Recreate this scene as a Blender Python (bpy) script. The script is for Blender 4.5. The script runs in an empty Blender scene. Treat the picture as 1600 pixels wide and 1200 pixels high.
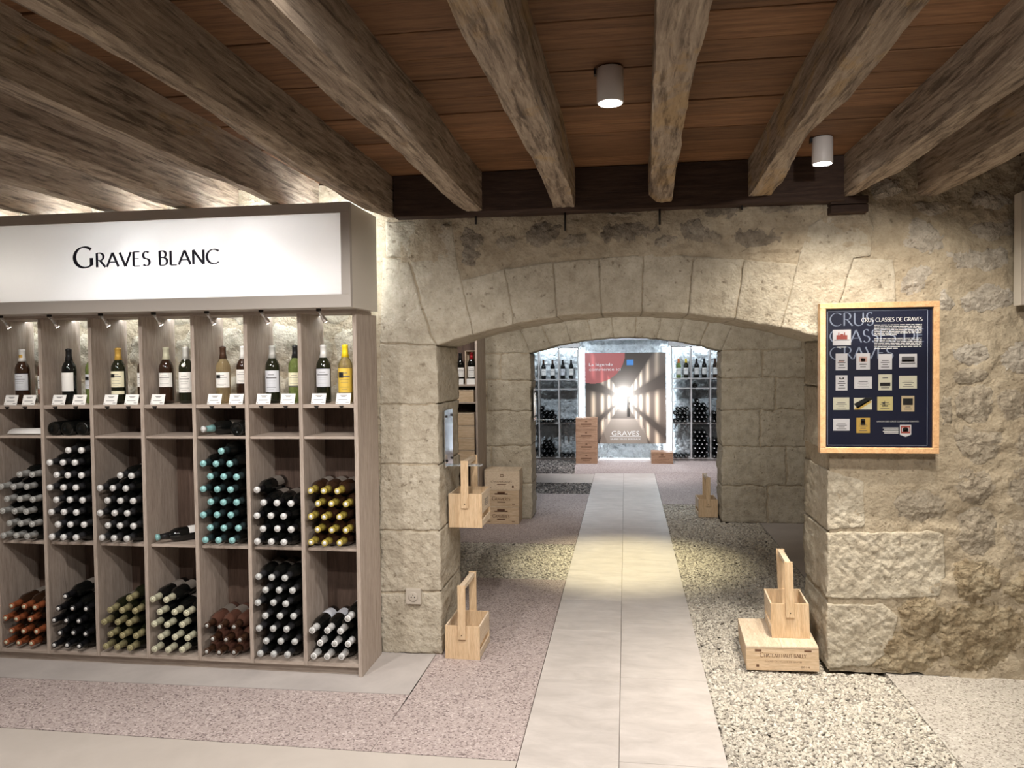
import bpy, bmesh, math, random
import numpy as np
from mathutils import Vector, Matrix, noise
from mathutils.geometry import delaunay_2d_cdt

random.seed(7)
rng = np.random.default_rng(7)
C = bpy.context.scene.collection
PI = math.pi
scene = bpy.context.scene

# ------------------------------------------------------------------ camera, world, exposure, lamps
cam_d = bpy.data.cameras.new('camera'); cam = bpy.data.objects.new('camera', cam_d); C.objects.link(cam)
YAW, PITCH, ROLL, FPX = 0.1438, 0.0308, -0.0118, 1229.0
cam_d.sensor_fit = 'HORIZONTAL'; cam_d.sensor_width = 36.0; cam_d.lens = FPX / 1600 * 36.0
cam_d.clip_start = 0.05; cam_d.clip_end = 100
_f = Vector((-math.sin(YAW) * math.cos(PITCH), math.cos(YAW) * math.cos(PITCH), -math.sin(PITCH)))
_r = Vector((math.cos(YAW), math.sin(YAW), 0)); _u = _r.cross(_f)
_r2 = _r * math.cos(ROLL) + _u * math.sin(ROLL); _u2 = -_r * math.sin(ROLL) + _u * math.cos(ROLL)
cam.matrix_world = Matrix(((_r2.x, _u2.x, -_f.x, 0), (_r2.y, _u2.y, -_f.y, 0), (_r2.z, _u2.z, -_f.z, 1.6), (0, 0, 0, 1)))
scene.camera = cam

scene.view_settings.view_transform = 'Standard'; scene.view_settings.look = 'None'
scene.view_settings.gamma = 1.0; scene.view_settings.use_curve_mapping = False
scene.view_settings.exposure = 0.45

w = bpy.data.worlds.new('world'); scene.world = w; w.use_nodes = True
w.node_tree.nodes['Background'].inputs[0].default_value = (1.0, 0.95, 0.92, 1)
w.node_tree.nodes['Background'].inputs[1].default_value = 0.10

def spot(name, loc, target, power, color, angle=70, blend=0.6, size=0.04):
    d = bpy.data.lights.new(name, 'SPOT'); d.energy = power; d.color = color
    d.spot_size = math.radians(angle); d.spot_blend = blend; d.shadow_soft_size = size
    o = bpy.data.objects.new(name, d); C.objects.link(o); o.location = loc
    o.rotation_euler = (Vector(target) - Vector(loc)).to_track_quat('-Z', 'Y').to_euler()
    return o
def area(name, loc, target, power, color, sx, sy):
    d = bpy.data.lights.new(name, 'AREA'); d.energy = power; d.color = color
    d.shape = 'RECTANGLE'; d.size = sx; d.size_y = sy
    o = bpy.data.objects.new(name, d); C.objects.link(o); o.location = loc
    o.rotation_euler = (Vector(target) - Vector(loc)).to_track_quat('-Z', 'Y').to_euler()
    return o
WARM = (1.0, 0.92, 0.80); NEUT = (1.0, 0.95, 0.905); COOL = (0.82, 0.92, 1.0); YEL = (1.0, 0.90, 0.58)
# ceiling lamps: the two in view, then unseen spots, mostly added as fill
LAMPS1 = [(-0.045, 2.69), (0.875, 3.70)]
spot('lamp_and_fill_light', (-0.045, 2.69, 2.43), (-0.1, 2.72, 0), 150, NEUT, 128, 1.0)
spot('lamp_and_fill_light', (0.875, 3.70, 2.43), (0.93, 3.80, 0), 42, WARM, 130, 1.0)
spot('lamp_and_fill_light', (0.875, 3.70, 2.43), (1.05, 3.98, 0), 95, WARM, 62, 1.0)
spot('lamp_and_fill_light', (1.25, 2.75, 2.45), (1.22, 3.75, 0.25), 60, WARM, 85, 0.9)
spot('lamp_and_fill_light', (1.29, 3.35, 2.41), (1.42, 4.1, 1.35), 40, WARM, 96, 1.0)  # added unseen spot to lift the dark upper right wall
spot('lamp_and_fill_light', (-0.54, 2.15, 2.41), (-1.25, 4.0, 1.15), 60, NEUT, 62, 1.0)  # added unseen spot, brightens the rack side and left pier
spot('lamp_and_fill_light', (-0.54, 1.2, 2.45), (-0.8, 3.0, 0.3), 75, NEUT, 110, 0.9)
spot('lamp_and_fill_light', (0.9, 0.9, 2.45), (0.7, 3.6, 0.8), 75, NEUT, 100, 0.9)
spot('lamp_and_fill_light', (-1.95, 2.1, 2.45), (-1.95, 3.5, 0.3), 85, NEUT, 105, 0.9)
spot('lamp_and_fill_light', (-1.25, 2.3, 2.45), (-1.75, 3.65, 2.1), 14, NEUT, 50, 0.9)  # added unseen spot, gives the sign front its gradient
spot('lamp_and_fill_light', (-2.9, 2.2, 2.45), (-2.9, 3.4, 0.2), 62, NEUT, 105, 0.9)
spot('lamp_and_fill_light', (-1.45, -0.6, 2.45), (-1.5, -0.3, 0), 120, NEUT, 110, 0.9)
spot('lamp_and_fill_light', (0.9, -0.8, 2.45), (0.9, -0.6, 0), 120, NEUT, 110, 0.9)
# middle vault
spot('lamp_and_fill_light', (0.0, 6.1, 2.36), (-0.02, 6.2, 0), 270, YEL, 50, 0.9)
spot('lamp_and_fill_light', (-0.9, 5.6, 2.36), (-0.75, 7.8, 1.2), 50, NEUT, 100, 0.9)
spot('lamp_and_fill_light', (0.3, 5.4, 2.36), (0.75, 7.8, 1.5), 55, NEUT, 90, 0.9)
spot('lamp_and_fill_light', (-1.5, 6.9, 2.36), (-1.5, 7.5, 1.2), 20, NEUT, 80, 0.8)
# far shop room
spot('lamp_and_fill_light', (0.1, 9.4, 2.3), (0.05, 9.2, 0), 75, COOL, 80, 0.8)
spot('lamp_and_fill_light', (0.2, 11.0, 2.3), (0.3, 11.6, 0), 150, (0.98, 0.95, 0.98), 95, 0.8)
spot('lamp_and_fill_light', (-1.0, 10.6, 2.3), (-0.9, 12.6, 0.9), 100, COOL, 90, 0.8)
spot('lamp_and_fill_light', (1.1, 10.6, 2.3), (1.0, 12.6, 0.9), 80, COOL, 90, 0.8)

# ------------------------------------------------------------------ materials
def srgb(r, g, b):
    f = lambda c: (c / 255) / 12.92 if c / 255 <= 0.04045 else ((c / 255 + 0.055) / 1.055) ** 2.4
    return (f(r), f(g), f(b), 1)
class NT:
    def __init__(s, name):
        s.m = bpy.data.materials.new(name); s.m.use_nodes = True; s.t = s.m.node_tree
        s.b = s.t.nodes['Principled BSDF']
    def n(s, typ, **kw):
        x = s.t.nodes.new(typ)
        for k, v in kw.items():
            if k.startswith('i_'):
                x.inputs[int(k[2:])].default_value = v
            else: setattr(x, k, v)
        return x
    def l(s, a, b): s.t.links.new(a, b)
    def ramp(s, fac, stops):
        r = s.n('ShaderNodeValToRGB')
        while len(r.color_ramp.elements) < len(stops): r.color_ramp.elements.new(0.5)
        for e, (p, c) in zip(r.color_ramp.elements, stops): e.position = p; e.color = c
        s.l(fac, r.inputs[0]); return r.outputs[0]
    def noise(s, vec, scale, detail=6, rough=0.6, dist=0.0):
        x = s.n('ShaderNodeTexNoise'); x.inputs['Scale'].default_value = scale; x.inputs['Detail'].default_value = detail
        x.inputs['Roughness'].default_value = rough; x.inputs['Distortion'].default_value = dist
        s.l(vec, x.inputs['Vector']); return x.outputs['Fac']
    def mix(s, a, b, fac, mode='MIX'):
        x = s.n('ShaderNodeMix', data_type='RGBA', blend_type=mode)
        for v, i in ((fac, 0), (a, 6), (b, 7)):
            if hasattr(v, 'links') or hasattr(v, 'is_linked'): s.l(v, x.inputs[i])
            else: x.inputs[i].default_value = v
        return x.outputs[2]
    def bump(s, h, strength=0.5, dist=0.01, prev=None):
        x = s.n('ShaderNodeBump'); x.inputs['Strength'].default_value = strength; x.inputs['Distance'].default_value = dist
        s.l(h, x.inputs['Height'])
        if prev is not None: s.l(prev, x.inputs['Normal'])
        return x.outputs[0]
    def coord(s, obj_random=False, scale=(1, 1, 1)):
        tc = s.n('ShaderNodeTexCoord'); v = tc.outputs['Object']
        mp = s.n('ShaderNodeMapping'); mp.inputs['Scale'].default_value = scale
        s.l(v, mp.inputs[0]); v = mp.outputs[0]
        if obj_random:
            oi = s.n('ShaderNodeObjectInfo'); a = s.n('ShaderNodeVectorMath', operation='SCALE')
            cb = s.n('ShaderNodeCombineXYZ')
            for i in range(3): s.l(oi.outputs['Random'], cb.inputs[i])
            s.l(cb.outputs[0], a.inputs[0]); a.inputs['Scale'].default_value = 37.0
            ad = s.n('ShaderNodeVectorMath', operation='ADD'); s.l(v, ad.inputs[0]); s.l(a.outputs[0], ad.inputs[1]); v = ad.outputs[0]
        return v
    def rnd(s):
        return s.n('ShaderNodeObjectInfo').outputs['Random']

def plain(name, col, rough=0.5, metal=0.0, emit=None, estr=0.0, spec=0.5):
    t = NT(name); t.b.inputs['Base Color'].default_value = col; t.b.inputs['Roughness'].default_value = rough
    t.b.inputs['Metallic'].default_value = metal; t.b.inputs['Specular IOR Level'].default_value = spec
    if emit: t.b.inputs['Emission Color'].default_value = emit; t.b.inputs['Emission Strength'].default_value = estr
    return t.m
def stone_mat(name, c0, c1, c2, bumpd=0.012, chisel=70.0, stain=0.35):
    t = NT(name); v = t.coord()
    big = t.noise(v, 2.2, 5); mid = t.noise(v, 14, 8, 0.7); fine = t.noise(v, 90, 6, 0.7)
    col = t.ramp(mid, [(0.30, c0), (0.52, c1), (0.75, c2)])
    st = t.ramp(big, [(0.35, (0.60, 0.55, 0.49, 1)), (0.60, (1, 1, 1, 1))])
    col = t.mix(col, st, stain, 'MULTIPLY')
    pit = t.n('ShaderNodeTexVoronoi'); pit.inputs['Scale'].default_value = chisel; t.l(v, pit.inputs['Vector'])
    spk = t.ramp(fine, [(0.32, (0.72, 0.70, 0.67, 1)), (0.5, (1, 1, 1, 1))])
    col = t.mix(col, spk, 0.5, 'MULTIPLY')
    pk = t.noise(v, 34, 3, 0.5, 0.3); col = t.mix(col, t.ramp(pk, [(0.27, (0.42, 0.38, 0.34, 1)), (0.36, (1, 1, 1, 1))]), 0.75, 'MULTIPLY')
    t.l(col, t.b.inputs['Base Color']); t.b.inputs['Roughness'].default_value = 0.92; t.b.inputs['Specular IOR Level'].default_value = 0.2
    n = t.bump(mid, 0.75, bumpd * 1.6); n = t.bump(pit.outputs['Distance'], 0.45, bumpd * 0.55, n); n = t.bump(fine, 0.7, bumpd * 0.7, n); n = t.bump(pk, 0.6, bumpd * 1.2, n)
    t.l(n, t.b.inputs['Normal']); return t.m
def wood_mat(name, c0, c1, c2, grain=(1, 1, 1), scale=1.0, bumpd=0.002, rough=0.65, rvar=0.25, knots=0.0):
    """grain: coordinate scales; the small one runs along the fibre"""
    t = NT(name); v = t.coord(True, grain)
    a = t.noise(v, 9 * scale, 8, 0.65, 0.6); b = t.noise(v, 40 * scale, 4, 0.6)
    col = t.ramp(a, [(0.28, c0), (0.5, c1), (0.74, c2)])
    col = t.mix(col, t.ramp(b, [(0.35, (0.62, 0.58, 0.54, 1)), (0.55, (1, 1, 1, 1))]), 0.5, 'MULTIPLY')
    rv = t.ramp(t.rnd(), [(0.0, (1 - rvar, 1 - rvar, 1 - rvar, 1)), (1.0, (1, 1, 1, 1))])
    col = t.mix(col, rv, 1.0, 'MULTIPLY')
    t.l(col, t.b.inputs['Base Color']); t.b.inputs['Roughness'].default_value = rough; t.b.inputs['Specular IOR Level'].default_value = 0.3
    n = t.bump(a, 0.4, bumpd); n = t.bump(b, 0.35, bumpd * 0.6, n); t.l(n, t.b.inputs['Normal'])
    return t.m
def joist_mat(name='old_oak_joist', tan=.60):
    t = NT(name); v = t.coord(False, (7, 0.6, 7)); v2 = t.coord(False, (3, 1.2, 3)); v3 = t.coord(False, (40, 3, 40))
    a = t.noise(v, .9 * 8, 8, 0.7, 0.8); b = t.noise(v3, 1.0, 6, 0.7); c = t.noise(v2, 1.7, 6, 0.7, 0.5)
    col = t.ramp(a, [(0.28, srgb(100, 88, 77)), (0.5, srgb(158, 142, 125)), (0.74, srgb(196, 180, 158))])
    col = t.mix(col, srgb(176, 148, 106), t.ramp(c, [(tan, (0, 0, 0, 1)), (tan + .08, (.6, .6, .6, 1))]))
    col = t.mix(col, t.ramp(b, [(0.38, (0.28, 0.25, 0.23, 1)), (0.50, (1, 1, 1, 1))]), 0.8, 'MULTIPLY')
    t.l(col, t.b.inputs['Base Color']); t.b.inputs['Roughness'].default_value = 0.8; t.b.inputs['Specular IOR Level'].default_value = 0.25
    n = t.bump(a, 0.5, 0.006); n = t.bump(b, 0.5, 0.004, n); t.l(n, t.b.inputs['Normal']); return t.m
def speckle_mat(name, base, dark, light, scale=160, bumpd=0.002, rough=0.8):
    t = NT(name); v = t.coord()
    vo = t.n('ShaderNodeTexVoronoi'); vo.inputs['Scale'].default_value = scale; t.l(v, vo.inputs['Vector'])
    sep = t.n('ShaderNodeSeparateColor'); t.l(vo.outputs['Color'], sep.inputs[0])
    col = t.ramp(sep.outputs[0], [(0.06, dark), (0.3, base), (0.8, base), (1.0, light)])
    big = t.noise(v, 1.6, 6, 0.65); col = t.mix(col, t.ramp(big, [(0.3, (0.80, 0.78, 0.78, 1)), (0.65, (1, 1, 1, 1))]), 0.6, 'MULTIPLY')
    t.l(col, t.b.inputs['Base Color']); t.b.inputs['Roughness'].default_value = rough
    t.l(t.bump(vo.outputs['Distance'], 0.5, bumpd), t.b.inputs['Normal']); return t.m
def smooth_mat(name, c0, c1, scale=3.0, rough=0.5, bumpd=0.001, grain=(1, 1, 1), rnd=0.0):
    t = NT(name); v = t.coord(rnd > 0, grain); a = t.noise(v, scale, 8, 0.65, 0.4)
    col = t.ramp(a, [(0.3, c0), (0.7, c1)])
    if rnd: col = t.mix(col, t.ramp(t.rnd(), [(0, (1 - rnd,) * 3 + (1,)), (1, (1, 1, 1, 1))]), 1.0, 'MULTIPLY')
    t.l(col, t.b.inputs['Base Color']); t.b.inputs['Roughness'].default_value = rough
    t.l(t.bump(a, 0.4, bumpd), t.b.inputs['Normal']); return t.m

M = {}
M['ashlar'] = stone_mat('ashlar_limestone', srgb(164, 154, 136), srgb(188, 179, 161), srgb(204, 197, 181), 0.008, 75)
M['rubble'] = stone_mat('rubble_stone', srgb(146, 135, 119), srgb(180, 169, 151), srgb(202, 192, 175), 0.018, 55, 0.35)
M['mortar'] = stone_mat('lime_mortar', srgb(160, 147, 126), srgb(182, 169, 147), srgb(196, 184, 163), 0.010, 60, 0.35)
M['ochre'] = stone_mat('ochre_rock', srgb(132, 114, 88), srgb(178, 163, 136), srgb(204, 192, 167), 0.02, 45, 0.5)
M['rubble_grey'] = stone_mat('grey_rubble', srgb(122, 113, 101), srgb(162, 151, 135), srgb(194, 184, 167), 0.02, 55, 0.4)
M['rubble_pale'] = stone_mat('pale_rubble', srgb(150, 142, 130), srgb(194, 185, 171), srgb(218, 211, 199), 0.018, 55, 0.25)
M['white_rock'] = stone_mat('pale_rough_wall', srgb(180, 186, 190), srgb(208, 213, 217), srgb(230, 234, 238), 0.03, 22, 0.25)
M['joist'] = joist_mat(); M['joist_tan'] = joist_mat('tan_oak_joist', .50)
M['lintel'] = wood_mat('dark_oak', srgb(48, 36, 30), srgb(66, 50, 42), srgb(84, 66, 54), (0.6, 7, 7), 0.8, 0.004, 0.75, 0.1)
M['board'] = wood_mat('ceiling_boards', srgb(100, 70, 48), srgb(136, 98, 68), srgb(160, 120, 84), (0.5, 6, 6), 0.8, 0.003, 0.7, 0.4)
M['rack'] = wood_mat('greyed_oak', srgb(150, 136, 125), srgb(176, 162, 150), srgb(190, 176, 164), (9, 9, 0.7), 0.7, 0.001, 0.6, 0.12)
M['rackx'] = wood_mat('greyed_oak_boards', srgb(150, 136, 125), srgb(176, 162, 150), srgb(190, 176, 164), (0.7, 9, 9), 0.7, 0.001, 0.6, 0.12)
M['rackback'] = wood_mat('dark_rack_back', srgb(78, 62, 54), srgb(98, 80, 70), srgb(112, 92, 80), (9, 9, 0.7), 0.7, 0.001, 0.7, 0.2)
M['rackgrey'] = plain('grey_rack_frame', srgb(178, 174, 172), 0.5)
M['pine'] = wood_mat('pine', srgb(194, 162, 126), srgb(212, 184, 148), srgb(224, 200, 168), (9, 9, 0.7), 0.8, 0.0006, 0.55, 0.1)
M['pinex'] = wood_mat('pine_boards', srgb(200, 172, 138), srgb(216, 190, 158), srgb(230, 208, 180), (0.8, 9, 9), 0.8, 0.0006, 0.55, 0.12)
M['piney'] = wood_mat('pale_pine_lid', srgb(206, 184, 156), srgb(224, 204, 178), srgb(234, 218, 196), (6, 0.8, 9), 0.8, 0.0006, 0.55, 0.12)
M['cedar'] = wood_mat('brown_crate', srgb(136, 104, 82), srgb(164, 128, 102), srgb(182, 148, 122), (0.8, 9, 9), 0.8, 0.0006, 0.6, 0.15)
M['framewood'] = wood_mat('oak_frame', srgb(188, 146, 104), srgb(204, 163, 120), srgb(216, 178, 138), (3, 3, 3), 1.0, 0.0005, 0.45, 0.05)
M['agg'] = speckle_mat('pink_aggregate', srgb(178, 164, 159), srgb(122, 108, 105), srgb(206, 194, 189), 130)
M['aggpale'] = speckle_mat('pale_aggregate', srgb(182, 176, 166), srgb(130, 122, 112), srgb(208, 202, 193), 130)
M['screed'] = smooth_mat('grey_screed', srgb(166, 159, 155), srgb(188, 181, 176), 3.0, 0.65, 0.001)
M['slab'] = smooth_mat('beige_paving', srgb(184, 176, 169), srgb(209, 201, 194), 6.0, 0.45, 0.0016, (0.8, 1.7, 1), 0.07)
M['slabplain'] = smooth_mat('beige_slab', srgb(176, 167, 158), srgb(190, 181, 172), 2.0, 0.6, 0.001)
M['joint'] = plain('joint_filler', srgb(158, 149, 141), 0.9)
M['bed'] = plain('gravel_bed', srgb(146, 138, 127), 0.95)
M['taupe'] = plain('taupe_sign_frame', srgb(176, 168, 160), 0.45); M['taupe_lit'] = plain('taupe_lit_side', srgb(206, 199, 187), 0.5)  # lighter taupe for the sign's sides: light falling there put into the colour
M['navy'] = plain('navy_ink', srgb(30, 32, 52), 0.5)
M['poster'] = plain('navy_print', srgb(13, 21, 50), 0.4)
M['white'] = plain('white_paper', srgb(236, 234, 230), 0.6)
M['ink'] = plain('grey_ink', srgb(96, 94, 96), 0.6)
M['brownink'] = plain('brown_ink', srgb(104, 72, 50), 0.7)
M['greyblue'] = plain('pale_blue_ink', srgb(150, 160, 182), 0.5)
M['chrome'] = plain('chrome', (0.8, 0.78, 0.76, 1), 0.18, 1.0)
M['iron'] = plain('black_iron', srgb(40, 36, 34), 0.6, 0.6)
M['lampbody'] = plain('white_lamp', srgb(226, 222, 220), 0.4)
M['lampglow'] = plain('lamp_glow', (1, 1, 1, 1), 0.5, 0, (1, 0.95, 0.88, 1), 14)
M['led'] = plain('led_strip', (1, 1, 1, 1), 0.5, 0, (0.86, 0.94, 1, 1), 16)
M['ledtop'] = plain('led_strip_top', (1, 1, 1, 1), 0.5, 0, (0.84, 0.93, 1, 1), 110)
M['ledcool'] = plain('led_strip_cool', (1, 1, 1, 1), 0.5, 0, (0.80, 0.92, 1, 1), 26)
M['ledfloor'] = plain('led_strip_floor', (1, 1, 1, 1), 0.5, 0, (0.82, 0.93, 1, 1), 6)
M['socket'] = plain('grey_socket', srgb(174, 165, 152), 0.4)
M['black'] = plain('black', srgb(16, 15, 15), 0.5)
M['plaster'] = smooth_mat('plaster', srgb(176, 166, 150), srgb(192, 182, 166), 2, 0.9)
M['plastercool'] = smooth_mat('cool_plaster', srgb(200, 200, 206), srgb(212, 212, 218), 2, 0.9)
t = NT('sign_opal'); 
tr = t.n('ShaderNodeBsdfTranslucent'); tr.inputs[0].default_value = (0.95, 0.95, 0.95, 1)
df = t.n('ShaderNodeBsdfDiffuse'); df.inputs[0].default_value = (0.85, 0.84, 0.83, 1)
mx = t.n('ShaderNodeMixShader'); mx.inputs[0].default_value = 0.5
t.l(df.outputs[0], mx.inputs[1]); t.l(tr.outputs[0], mx.inputs[2]); t.l(mx.outputs[0], t.t.nodes['Material Output'].inputs[0])
M['opal'] = t.m
t = NT('picture_glass')
tp = t.n('ShaderNodeBsdfTransparent'); gl = t.n('ShaderNodeBsdfGlossy'); gl.inputs['Roughness'].default_value = 0.03
lw = t.n('ShaderNodeLayerWeight'); lw.inputs[0].default_value = 0.25
mx = t.n('ShaderNodeMixShader'); t.l(lw.outputs['Fresnel'], mx.inputs[0]); t.l(tp.outputs[0], mx.inputs[1]); t.l(gl.outputs[0], mx.inputs[2])
t.l(mx.outputs[0], t.t.nodes['Material Output'].inputs[0]); M['pane'] = t.m
t = NT('acrylic'); t.b.inputs['Base Color'].default_value = (0.92, 0.97, 0.98, 1); t.b.inputs['Transmission Weight'].default_value = 0.85
t.b.inputs['Roughness'].default_value = 0.03; t.b.inputs['IOR'].default_value = 1.45; M['acrylic'] = t.m
M['plate'] = plain('mirror_acrylic', (0.80, 0.84, 0.90, 1), 0.10, 0.9)
def glass(name, col, trans=1.0):
    t = NT(name); t.b.inputs['Base Color'].default_value = col; t.b.inputs['Roughness'].default_value = 0.06
    t.b.inputs['Transmission Weight'].default_value = trans; t.b.inputs['IOR'].default_value = 1.36
    return t.m
def dark_glass(name, col):
    return plain(name, col, 0.08, 0, None, 0, 0.6)
M['g_black'] = dark_glass('black_glass', srgb(14, 15, 14)); M['g_olive'] = dark_glass('olive_glass', srgb(26, 28, 16))
M['g_brown'] = dark_glass('brown_glass', srgb(44, 28, 18)); M['g_rose'] = dark_glass('rose_glass', srgb(84, 56, 46))
M['g_green'] = glass('green_glass', (0.28, 0.36, 0.12, 1), 0.7); M['g_gold'] = glass('golden_wine', (0.66, 0.55, 0.25, 1), 0.85)
M['g_pale'] = glass('pale_wine', (0.62, 0.50, 0.30, 1), 0.85)
CAPS = {'silver': (176, 176, 172), 'white': (222, 222, 220), 'teal': (140, 190, 190), 'pale': (206, 206, 204), 'gold': (176, 158, 74), 'copper': (150, 84, 52),
        'khaki': (158, 150, 112), 'cream': (206, 204, 178), 'tin': (190, 192, 190), 'black': (26, 26, 28), 'slate': (58, 58, 60), 'tealgrey': (52, 66, 68), 'brown': (66, 44, 30), 'yellow': (226, 196, 36), 'goldcap': (190, 152, 70), 'orange': (232, 130, 60), 'red': (160, 30, 40)}
for k, v in CAPS.items(): M['c_' + k] = plain('capsule_' + k, srgb(*v), 0.35, 0.15)
for k, v in dict(paper=(228, 226, 222), cream=(226, 220, 190), yellow=(214, 180, 70), silver=(200, 202, 208), dim=(120, 112, 104)).items(): M['l_' + k] = plain('label_' + k, srgb(*v), 0.6)

# ------------------------------------------------------------------ helpers
def link(name, me, parent=None, mats=(), **props):
    o = bpy.data.objects.new(name, me); C.objects.link(o)
    if me is not None:
        for m in mats:
            if len(me.materials) < len(mats): me.materials.append(M[m] if isinstance(m, str) else m)
    if parent is not None: o.parent = parent
    for k, v in props.items():
        if v is not None: o[k] = v
    return o
def empty(name, loc=(0, 0, 0), rz=0.0, **props):
    o = bpy.data.objects.new(name, None); C.objects.link(o); o.location = loc; o.rotation_euler = (0, 0, rz); o.empty_display_size = 0.1
    for k, v in props.items():
        if v is not None: o[k] = v
    return o
class MB:
    def __init__(s): s.v = []; s.f = []; s.m = []; s.sm = []
    def add(s, vs, fs, m=0, smooth=False):
        b = len(s.v); s.v += [tuple(x) for x in vs]; s.f += [tuple(b + i for i in f) for f in fs]; s.m += [m] * len(fs); s.sm += [smooth] * len(fs); return s
    def box(s, x0, x1, y0, y1, z0, z1, m=0, T=None):
        vs = [(x, y, z) for x in (x0, x1) for y in (y0, y1) for z in (z0, z1)]
        if T is not None: vs = [tuple(T @ Vector(q)) for q in vs]
        return s.add(vs, [(0, 1, 3, 2), (4, 6, 7, 5), (0, 4, 5, 1), (2, 3, 7, 6), (0, 2, 6, 4), (1, 5, 7, 3)], m)
    def lathe(s, prof, seg=20, m=0, T=None, smooth=True):
        n = len(prof); vs = []
        for r, z in prof:
            for k in range(seg):
                a = 2 * PI * k / seg; vs.append((r * math.cos(a), r * math.sin(a), z))
        fs = []
        for i in range(n - 1):
            for k in range(seg):
                k2 = (k + 1) % seg; fs.append((i * seg + k, i * seg + k2, (i + 1) * seg + k2, (i + 1) * seg + k))
        fs.append(tuple(range(seg - 1, -1, -1))); fs.append(tuple((n - 1) * seg + k for k in range(seg)))
        if T is not None: vs = [tuple(T @ Vector(q)) for q in vs]
        return s.add(vs, fs, m, smooth)
    def tube(s, pts, r, seg=8, m=0):
        for a, b in zip(pts[:-1], pts[1:]):
            a = Vector(a); b = Vector(b); d = b - a; q = d.to_track_quat('Z', 'Y').to_matrix().to_4x4()
            s.lathe([(r, 0), (r, d.length)], seg, m, Matrix.Translation(a) @ q)
        return s
    def patch(s, r, a0, a1, z0, z1, n=8, m=0):
        vs = []
        for i in range(n + 1):
            a = a0 + (a1 - a0) * i / n
            vs += [(r * math.cos(a), r * math.sin(a), z0), (r * math.cos(a), r * math.sin(a), z1)]
        return s.add(vs, [(2 * i, 2 * i + 2, 2 * i + 3, 2 * i + 1) for i in range(n)], m, True)
    def mesh(s, name='mesh'):
        me = bpy.data.meshes.new(name); me.from_pydata(s.v, [], s.f)
        me.polygons.foreach_set('material_index', s.m); me.polygons.foreach_set('use_smooth', s.sm); me.update(); return me
    def obj(s, name, mats, parent=None, bevel=0.0, **props):
        if not isinstance(mats, (tuple, list)): mats = (mats,)
        o = link(name, s.mesh(name), parent, mats, **props)
        if bevel:
            b = o.modifiers.new('bevel', 'BEVEL'); b.width = bevel; b.segments = 2; b.limit_method = 'ANGLE'
        return o
def box(name, x0, x1, y0, y1, z0, z1, mats, parent=None, bevel=0.0, **props):
    return MB().box(x0, x1, y0, y1, z0, z1).obj(name, mats, parent, bevel, **props)
def copy_tree(o, parent=None, **props):
    c = o.copy(); C.objects.link(c)
    if parent is not None: c.parent = parent
    for k, v in props.items(): c[k] = v
    for ch in list(o.children): copy_tree(ch, c)
    return c

# ------------------------------------------------------------------ lettering
def arc(cx, cy, rx, ry, a0, a1, n=14):
    return [(cx + rx * math.cos(math.radians(a0 + (a1 - a0) * i / n)), cy + ry * math.sin(math.radians(a0 + (a1 - a0) * i / n))) for i in range(n + 1)]
GL = {
 'A': (.78, [[(0, 0), (.39, 1)], [(.39, 1), (.78, 0)], [(.14, .34), (.64, .34)]]),
 'B': (.62, [[(.08, 0), (.08, 1)], [(.08, 1), (.28, 1)] + arc(.28, .77, .2, .23, 90, -90) + [(.08, .54)], [(.08, .54), (.3, .54)] + arc(.3, .27, .26, .27, 90, -90) + [(.08, 0)]]),
 'C': (.86, [arc(.5, .5, .46, .5, 48, 312, 24)]),
 'D': (.84, [[(.08, 0), (.08, 1)], [(.08, 1), (.3, 1)] + arc(.3, .5, .48, .5, 90, -90, 20) + [(.08, 0)]]),
 'E': (.54, [[(.08, 0), (.08, 1)], [(.08, 1), (.48, 1)], [(.08, .52), (.42, .52)], [(.08, 0), (.5, 0)]]),
 'G': (.92, [arc(.5, .5, .46, .5, 48, 318, 24), [(.82, .46), (.82, .1)]]),
 'H': (.82, [[(.08, 0), (.08, 1)], [(.74, 0), (.74, 1)], [(.08, .5), (.74, .5)]]),
 'I': (.18, [[(.09, 0), (.09, 1)]]),
 'L': (.5, [[(.08, 0), (.08, 1)], [(.08, 0), (.48, 0)]]),
 'N': (.82, [[(.08, 0), (.08, 1)], [(.08, 1), (.74, 0)], [(.74, 0), (.74, 1)]]),
 'R': (.64, [[(.08, 0), (.08, 1)], [(.08, 1), (.28, 1)] + arc(.28, .74, .24, .26, 90, -90) + [(.08, .48)], [(.28, .48), (.64, 0)]]),
 'S': (.54, [arc(.28, .75, .2, .25, 40, 270, 14) + arc(.28, .25, .22, .25, 90, -145, 14)]),
 'T': (.66, [[(.33, 0), (.33, 1)], [(.02, 1), (.64, 1)]]),
 'U': (.78, [[(.08, 1), (.08, .32)] + arc(.38, .32, .30, .32, 180, 360, 14) + [(.68, 1)]]),
 'V': (.74, [[(0, 1), (.37, 0)], [(.37, 0), (.74, 1)]]),
 'Y': (.66, [[(0, 1), (.33, .5)], [(.66, 1), (.33, .5)], [(.33, .5), (.33, 0)]]),
 '-': (.36, [[(.05, .4), (.31, .4)]]), ' ': (.36, []),
}
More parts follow.
